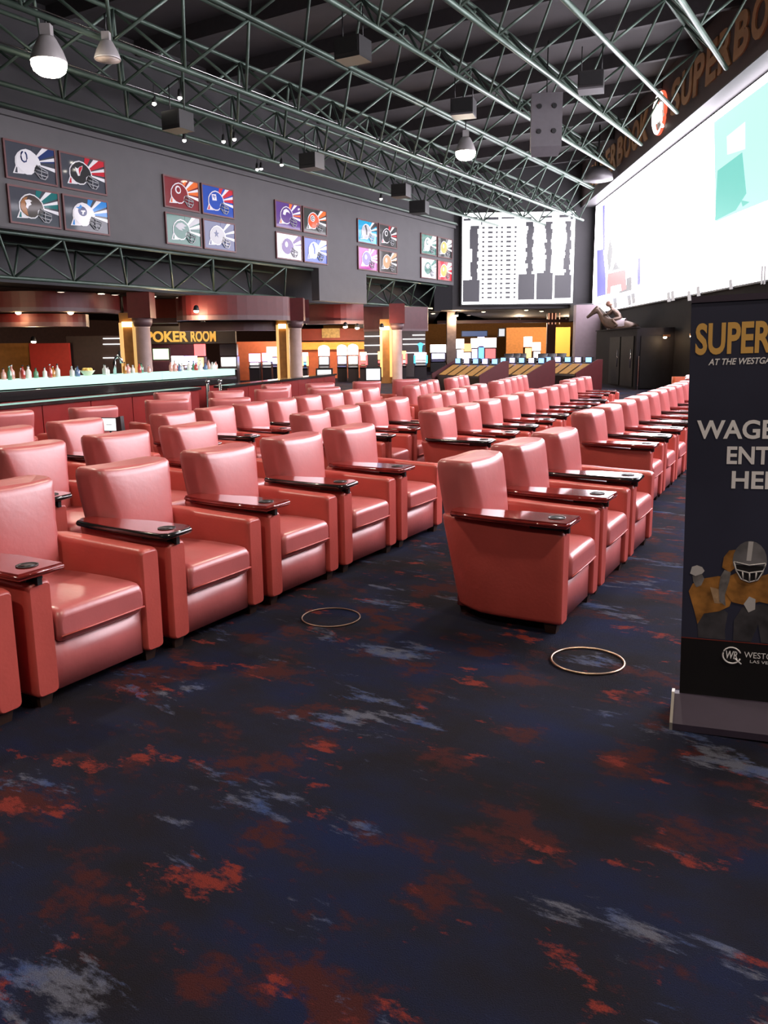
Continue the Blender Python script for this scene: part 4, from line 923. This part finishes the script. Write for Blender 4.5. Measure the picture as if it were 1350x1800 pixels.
# stands for the two notices
for x, Y in ((570, 27.14), (656, 29.14)):
    p = at_y(x, 661, Y); t = thing('notice_stand', 'dark stand under the %s white notice screen' % ('left' if x < 600 else 'right'), 'stand', (p.x, p.y, 0), 0, 'notice stands')
    MB().box(-0.03, 0.03, 0.0, 0.05, 0, max(0.3, p.z + 0.02)).build('post', BLACK, t); MB().box(-0.22, 0.22, -0.2, 0.25, 0, 0.03).build('foot_plate', BLACK, t)
lit_wall('wall_panel', 889, 975, 575, 645, 63.0, mat('peach_wall', (0.72, 0.30, 0.09), 0.7, var=0.1), 'peach lit wall panel under the odds board')
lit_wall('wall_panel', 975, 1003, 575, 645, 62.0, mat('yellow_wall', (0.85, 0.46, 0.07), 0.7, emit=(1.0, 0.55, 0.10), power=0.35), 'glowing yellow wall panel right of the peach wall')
lit_wall('wall_panel', 960, 978, 545, 645, 53.0, MAUVE, 'mauve pier with tall copper tubes under odds board')
for i, x in enumerate((964, 970, 976, 983)):
    tag(fbox('copper_tube', x, x + 2, 545 + (3 - i), 570, 52.8, 0.06, emit('copper_tube', (0.9, 0.42, 0.25), 0.9)), '%s from left of the four glowing copper tubes' % ORD[i], 'tube light', 'copper tube lights')
# ---- race carrels with lit desk fronts
def carrel(a, b, label, n=5):
    o, ln, rz = seg_frame(a, b)
    t = thing('race_carrel', label, 'carrel desk', (o.x, o.y, 0), rz, 'race carrels behind the chairs')
    prof = [(0.0, 0), (0.9, 0), (0.9, 1.12), (0.72, 1.12), (0.05, 0.74), (0.0, 0.70)]
    MB().prism_yz(prof, 0.06, ln - 0.06).build('desk', mat('carrel_dark', (0.03, 0.015, 0.014), 0.35, var=0.15), t)
    for x in (0.0, ln - 0.05): MB().prism_yz([(-0.12, 0), (0.95, 0), (0.95, 1.22), (0.75, 1.22), (-0.12, 0.80)], x, x + 0.05).build('end_panel', MAROON, t)
    w_ = (ln - 0.2)/n
    for i in range(n):
        x = 0.1 + i*w_
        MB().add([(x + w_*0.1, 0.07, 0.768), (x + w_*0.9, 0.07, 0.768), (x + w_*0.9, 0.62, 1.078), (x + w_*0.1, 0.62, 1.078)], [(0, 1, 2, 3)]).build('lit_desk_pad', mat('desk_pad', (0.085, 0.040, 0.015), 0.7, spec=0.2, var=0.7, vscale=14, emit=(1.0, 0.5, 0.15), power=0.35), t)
        mo = MB().box(x + w_*0.2, x + w_*0.8, 0.68, 0.76, 1.10, 1.30).build('monitor', BLACK, t)
        MB().box(x + w_*0.25, x + w_*0.75, 0.665, 0.68, 1.13, 1.28).build('monitor_screen', (EP if i % 2 else emit('monitor_blue', (0.25, 0.50, 1.0), 2.0)), mo)
    return t
carrel((1.75, 28.0), (3.05, 25.4), 'race carrel desk with lit pads, left of three')
carrel((3.35, 28.6), (4.6, 26.0), 'race carrel desk with lit pads, middle of three')
carrel((5.0, 29.2), (6.25, 26.6), 'race carrel desk with lit pads, right of three')
# stools in front of the far slots
STOOL = mat('stool_black', (0.02, 0.018, 0.02), 0.4, var=0.1)
for i, (x, Y, lab) in enumerate(((893, 40, 'left dark stool behind carrels'), (905, 40.5, 'second dark stool behind carrels'), (916, 41, 'third dark stool behind carrels'), (952, 38, 'tall dark armless chair behind right carrel, left one'), (968, 38.4, 'tall dark armless chair behind right carrel, middle one'), (985, 38.8, 'tall dark armless chair behind right carrel, right one'))):
    p = at_y(x, 640, Y); t = thing('gaming_stool', lab, 'stool', (p.x, Y, 0), 0, 'stools on the gaming floor')
    MB().lathe([(0.24, 0), (0.24, 0.03), (0.04, 0.05), (0.04, 0.6)], 12).build('pedestal', CHROME, t)
    MB().loft([[(a, b, z) for a, b in rrect(-0.23, 0.23, -0.22, 0.22, 0.06, 2)] for z in (0.6, 0.70)]).build('seat', STOOL, t)
    MB().loft([[(a*(0.9 + 0.1*k), b - 0.2 - 0.03*k, 0.72 + 0.62*k) for a, b in rrect(-0.22, 0.22, -0.04, 0.04, 0.03, 2)] for k in (0, 0.5, 1)]).build('backrest', STOOL, t)
# ---- downlights in the low ceiling
DL = emit('downlight_lens', (1.0, 0.80, 0.55), 14)
DIM = emit('downlight_dim', (1.0, 0.75, 0.6), 1.2)
k = {0: 0, 1: 0}
for x, y, lit in sorted(((8, 515, 0), (107, 513, 0), (178, 516, 1), (202, 518, 0), (269, 521, 1), (315, 523, 0), (349, 526, 0), (420, 530, 1), (485, 535, 1), (478, 538, 0), (533, 535, 1), (560, 532, 1), (592, 529, 0), (575, 547, 1), (595, 548, 1), (529, 547, 0), (645, 551, 1), (657, 553, 0), (676, 552, 1), (690, 547, 0), (628, 544, 0), (761, 551, 1), (775, 543, 0), (818, 546, 1), (850, 548, 1), (896, 542, 1), (925, 545, 1), (952, 547, 1), (824, 554, 0))):
    p = at_z(x, y, 3.66)
    if p.y > 70 or p.y < 10 or (p.dot(BA) < 23.2 and p.dot(R2) < 47.4): continue
    nm = 'bright' if lit else 'dim'; k[lit] += 1
    t = thing('downlight', '%s round downlight, %s %s one from left in the low ceiling' % (nm, ORD2[k[lit] - 1], nm), 'downlight', tuple(p), 0, 'downlights in the low ceiling')
    MB().lathe([(0.16, 0.04), (0.17, 0.0), (0.13, -0.01)], 14).build('trim_ring', BLACK, t); MB().lathe([(0.13, -0.004), (0.10, -0.02), (0.01, -0.03)], 14).build('lens', DL if lit else DIM, t)
# brighter wall spots on the soffits, and lamps added to light the gaming floor
def warm_lamp(p, power, label, col=(1.0, 0.70, 0.42)):
    t = thing('warm_lamp', label, 'lamp', p, 0, 'warm lamps of the gaming floor')
    MB().lathe([(0.11, 0.0), (0.12, 0.02), (0.08, 0.16), (0.03, 0.2)], 12).build('can', BLACK, t)
    MB().ball((0, 0, -0.02), 0.10, None, 0.06, 10, 6).build('bulb', emit('warm_bulb', (1.0, 0.82, 0.60), 30), t)
    ld = bpy.data.lights.new('lamp_glow', 'POINT'); ld.energy = power*2.2; ld.color = col; ld.shadow_soft_size = 0.12
    lo = bpy.data.objects.new('lamp_glow', ld); COL.objects.link(lo); lo.parent = t; lo.location = (0, 0, -0.22)
    return t
warm_lamp(tuple(at_y(345, 546, 31.8)), 60, 'bright warm lamp on the soffit above POKER ROOM')
warm_lamp(tuple(at_y(607, 574, 39.0)), 60, 'left bright warm lamp over the arched slots')
warm_lamp(tuple(at_y(628, 576, 39.5)), 50, 'right bright warm lamp over the arched slots')
warm_lamp(tuple(at_y(671, 576, 39.0)), 60, 'bright warm lamp left of the third column')
warm_lamp(tuple(at_y(59, 600, 34.0)), 45, 'bright warm lamp under the drum soffit')
warm_lamp(tuple(at_y(32, 549, 30.4)), 12, 'small warm lamp under drum soffit, left one', (1.0, 0.55, 0.25))
warm_lamp(tuple(at_y(124, 549, 30.6)), 12, 'small warm lamp under drum soffit, right one', (1.0, 0.55, 0.25))
warm_lamp((-13.2, 24.6, 3.48), 120, 'added fill lamp in the low ceiling left of the picture')  # this and the following lamps are added to brighten bar and walls
warm_lamp((-9.5, 36.0, 3.48), 120, 'added fill lamp in front of the red and ochre panels')
warm_lamp((-8.3, 39.2, 2.9), 90, 'added fill lamp inside the poker room')
warm_lamp((-5.5, 44.0, 3.48), 160, 'added fill lamp before the orange panel')
warm_lamp((-2.5, 45.5, 3.48), 160, 'added fill lamp behind the arched slots')
warm_lamp((4.3, 48.8, 3.48), 150, 'added fill lamp left of the bank under odds board')
warm_lamp((9.5, 58.5, 3.48), 260, 'added fill lamp before the peach wall', (1.0, 0.75, 0.5))
warm_lamp((13.0, 59.5, 3.48), 150, 'added fill lamp before the glowing yellow wall', (1.0, 0.75, 0.5))
# ================================================================== HORSE STATUE AND BOOTH ON THE RIGHT
booth = thing('dark_booth', 'dark charcoal booth with doors under the giant screen', 'booth', (0, 0, 0), ROT_S)
BOOTHM = mat('booth_charcoal', (0.020, 0.018, 0.021), 0.8, spec=0.1, var=0.1)
MB().box(-39.0, -32.0, 8.35, 9.74, 0, 1.75).build('body', BOOTHM, booth)
MB().box(-39.0, -32.0, 8.35, 8.42, 1.75, 2.30).build('parapet', BOOTHM, booth)
MB().box(-32.08, -32.0, 8.42, 9.74, 1.75, 2.30).build('parapet', BOOTHM, booth)
for x0, x1 in ((-36.2, -34.4), (-34.2, -32.3)):
    d = MB().box(x0, x1, 8.31, 8.35, 0.08, 2.0).build('door', mat('door_black', (0.014, 0.013, 0.014), 0.65, spec=0.15, var=0.1), booth)
    MB().tube((x1 - 0.15, 8.26, 0.8), (x1 - 0.15, 8.26, 1.5), 0.02).build('handle', CHROME, d)
MB().box(-39.05, -31.95, 8.30, 8.45, 2.30, 2.34).build('top_rail', BOOTHM, booth)
MB().box(-32.0, -31.96, 8.5, 9.3, 0.05, 2.0).build('side_door', mat('door_black', (0, 0, 0)), booth)
MB().box(-31.98, -31.93, 8.42, 8.46, 0.0, 1.25).build('push_bar', CHROME, booth)
for x, n_, lab in ((-31.6, 9.3, 'warm wall light on the dark booth, left one'), (-29.2, 9.5, 'warm wall light on the dark wall, right one')):
    t = thing('wall_sconce', lab, 'wall light', tuple(wr(-x, n_, 1.95)), ROT_S, 'wall lights under the giant screen')
    MB().box(-0.18, 0.18, -0.05, 0.12, 0.0, 0.08).build('bracket', mat('bronze_metal', (0.25, 0.11, 0.05), 0.35, metal=0.6), t)
    MB().lathe([(0.06, 0), (0.07, -0.03), (0.03, -0.06)], 10, (0, -0.02, 0)).build('bulb', emit('sconce_bulb', (1.0, 0.70, 0.40), 20), t)
    ld = bpy.data.lights.new('lamp_glow', 'POINT'); ld.energy = 14; ld.color = (1.0, 0.68, 0.38); ld.shadow_soft_size = 0.05
    lo = bpy.data.objects.new('lamp_glow', ld); COL.objects.link(lo); lo.parent = t; lo.location = (0, -0.12, -0.12)
BRONZE = mat('statue_bronze', (0.13, 0.085, 0.065), 0.38, metal=0.4, var=0.3, vscale=5)
def skin_body(name, verts, edges, radii, material, parent, sub=2):
    me = bpy.data.meshes.new(name); me.from_pydata(verts, edges, []); o = bpy.data.objects.new(name, me); COL.objects.link(o); o.parent = parent
    md = o.modifiers.new('skin', 'SKIN'); md.use_smooth_shade = True
    for i, sv in enumerate(me.skin_vertices[0].data): sv.radius = radii[i] if isinstance(radii[i], tuple) else (radii[i], radii[i]); sv.use_root = (i == 0)
    sd = o.modifiers.new('sub', 'SUBSURF'); sd.levels = sub; sd.render_levels = sub
    dg = bpy.context.evaluated_depsgraph_get(); m2 = bpy.data.meshes.new_from_object(o.evaluated_get(dg)); o.modifiers.clear(); o.data = m2; m2.materials.clear(); m2.materials.append(material)
    return o
# local x = forward (towards the odds board), z up from the booth top
hs = thing('horse_statue', 'bronze galloping racehorse statue on top of the dark booth', 'statue', tuple(wr(37.2, 8.85, 1.755)), math.radians(150))
HV = [(-0.55,0,0.78), (-0.2,0,0.76), (0.25,0,0.78), (0.50,0,0.92), (0.68,0,1.14), (0.84,0,1.37), (0.96,0,1.45), (1.24,0,1.22), (1.38,0,1.12),
      (-0.80,0,0.76), (-0.92,0,0.62), (-0.98,0,0.42),
      (-0.55,0.14,0.62), (-0.62,0.15,0.36), (-0.80,0.15,0.26), (-0.86,0.15,0.04),
      (-0.50,-0.14,0.62), (-0.62,-0.15,0.38), (-0.92,-0.15,0.24), (-1.0,-0.15,0.03),
      (0.30,0.13,0.62), (0.40,0.14,0.46), (0.24,0.14,0.34), (0.14,0.14,0.20),
      (0.28,-0.13,0.62), (0.36,-0.14,0.38), (0.28,-0.14,0.16), (0.22,-0.14,0.04),
      (0.90,0.08,1.62), (0.90,-0.08,1.62)]
HE = [(0,1),(1,2),(2,3),(3,4),(4,5),(5,6),(6,7),(7,8),(0,9),(9,10),(10,11),(0,12),(12,13),(13,14),(14,15),(0,16),(16,17),(17,18),(18,19),(2,20),(20,21),(21,22),(22,23),(2,24),(24,25),(25,26),(26,27),(6,28),(6,29)]
HR = [0.30,0.26,0.27,0.22,0.15,0.10,0.125,0.075,0.07, 0.10,0.06,0.03, 0.15,0.085,0.05,0.035, 0.15,0.085,0.05,0.035, 0.12,0.065,0.045,0.035, 0.12,0.065,0.045,0.035, 0.035,0.035]
skin_body('body', HV, HE, HR, BRONZE, hs)
MB().prism_xz([(0.34, 1.10), (0.56, 1.32), (0.80, 1.55), (0.90, 1.54), (0.72, 1.26), (0.42, 1.02)], -0.03, 0.03).build('mane', mat('statue_mane', (0.30, 0.27, 0.24), 0.45, metal=0.3), hs)
MB().box(-0.7, 0.35, -0.28, 0.28, 0.0, 0.06).build('plinth', BRONZE, hs)
MB().tube((0.0, 0, 0.05), (0.0, 0, 0.6), 0.04).build('support_rod', BRONZE, hs)
MB().loft([[(x, y*1.0, z) for y, z in [(0.28*math.cos(a), 0.80 + 0.26*math.sin(a)) for a in [math.radians(-20 + i*22) for i in range(11)]]] for x in (-0.35, 0.05)], cap=False, closed=False).build('saddle_cloth', mat('statue_cloth', (0.50, 0.42, 0.46), 0.5, metal=0.2, var=0.1), hs)
jk = thing('jockey_statue', 'bronze jockey figure crouched on the racehorse statue', 'statue', tuple(wr(37.2, 8.85, 1.755)), math.radians(150))
JV = [(-0.12,0,1.10), (0.05,0,1.28), (0.25,0,1.46), (0.33,0,1.55), (0.40,0,1.64), (0.24,0.17,1.42), (0.42,0.20,1.24), (0.62,0.08,1.22), (0.24,-0.17,1.42), (0.42,-0.20,1.24), (0.62,-0.08,1.22), (-0.10,0.12,1.06), (0.18,0.30,1.00), (-0.08,0.30,0.78), (0.04,0.31,0.72), (-0.10,-0.12,1.06), (0.18,-0.30,1.00), (-0.08,-0.30,0.78), (0.04,-0.31,0.72)]
JE = [(0,1),(1,2),(2,3),(3,4),(2,5),(5,6),(6,7),(2,8),(8,9),(9,10),(0,11),(11,12),(12,13),(13,14),(0,15),(15,16),(16,17),(17,18)]
JR = [0.13,0.14,0.14,0.06,0.09,0.07,0.05,0.04,0.07,0.05,0.04,0.10,0.075,0.05,0.045,0.10,0.075,0.05,0.045]
skin_body('body', JV, JE, JR, BRONZE, jk)
MB().ball((0.41, 0, 1.68), 0.155, 0.135, 0.13).build('cap', mat('statue_cap', (0.30, 0.16, 0.12), 0.4, metal=0.3), jk)
sofa = thing('orange_sofa', 'orange tub sofa against the dark wall beside the banner', 'sofa', tuple(wr(27.2, 8.9)), ROT_S)
ORL = mat('orange_leather', (0.75, 0.13, 0.02), 0.45, var=0.1)
MB().loft([[(x, y, z) for x, y in rrect(-0.8, 0.8, -0.4, 0.4, 0.08, 3)] for z in (0.08, 0.44)]).build('seat', ORL, sofa)
MB().loft([[(x, y, z) for x, y in rrect(-0.8, 0.8, 0.2, 0.42, 0.08, 3)] for z in (0.40, 0.86)]).build('backrest', ORL, sofa)
for sx in (-1, 1): MB().loft([[(x, y, z) for x, y in rrect(sx*0.7 - 0.12, sx*0.7 + 0.12, -0.4, 0.42, 0.06, 3)] for z in (0.08, 0.62)]).build('arm', ORL, sofa)
for sx in (-1, 1): MB().tube((sx*0.65, -0.3, 0), (sx*0.65, -0.3, 0.1), 0.03).build('foot', FOOT, sofa)
al = MB().box(-28.6, -25.0, 9.70, 9.76, 0.0, 2.4).build('alcove_panel', mat('alcove_wine', (0.075, 0.022, 0.022), 0.5, var=0.1), wrt)
MB().box(-29.0, -28.7, 9.62, 9.76, 0.0, 2.4).build('alcove_jamb', mat('jamb_brown', (0.11, 0.06, 0.055), 0.4, var=0.1), wrt)
# ---- tablet sign standing between the left rows
p = at_y(194, 758, 8.75)
tb = thing('tablet_stand', 'white lit tablet on a thin stand between the left chair rows', 'tablet', (p.x, 8.75, 0), math.radians(-8))
MB().box(-0.085, 0.085, -0.015, 0.0, p.z, p.z + 0.145).build('case', BLACK, tb); MB().box(-0.075, 0.075, -0.02, -0.015, p.z + 0.008, p.z + 0.137).build('lit_page', emit('tablet_white', (1, 1, 1), 1.0), tb)
MB().box(-0.03, 0.03, -0.0205, -0.02, p.z + 0.07, p.z + 0.075).build('text_line', mat('text_grey', (0.3, 0.3, 0.32), 0.5), tb)
MB().tube((0, 0.01, 0), (0, 0.01, p.z + 0.02), 0.012).build('pole', CHROME, tb); MB().lathe([(0.13, 0), (0.13, 0.015), (0.02, 0.03)], 16).build('base_plate', BLACK, tb)
MB().hexa([(0.09, -0.04, p.z - 0.02), (0.15, -0.04, p.z - 0.02), (0.15, 0.04, p.z - 0.02), (0.09, 0.04, p.z - 0.02), (0.095, -0.04, p.z + 0.15), (0.14, -0.04, p.z + 0.16), (0.14, 0.04, p.z + 0.16), (0.095, 0.04, p.z + 0.15)]).build('card_holder', BLACK, tb)
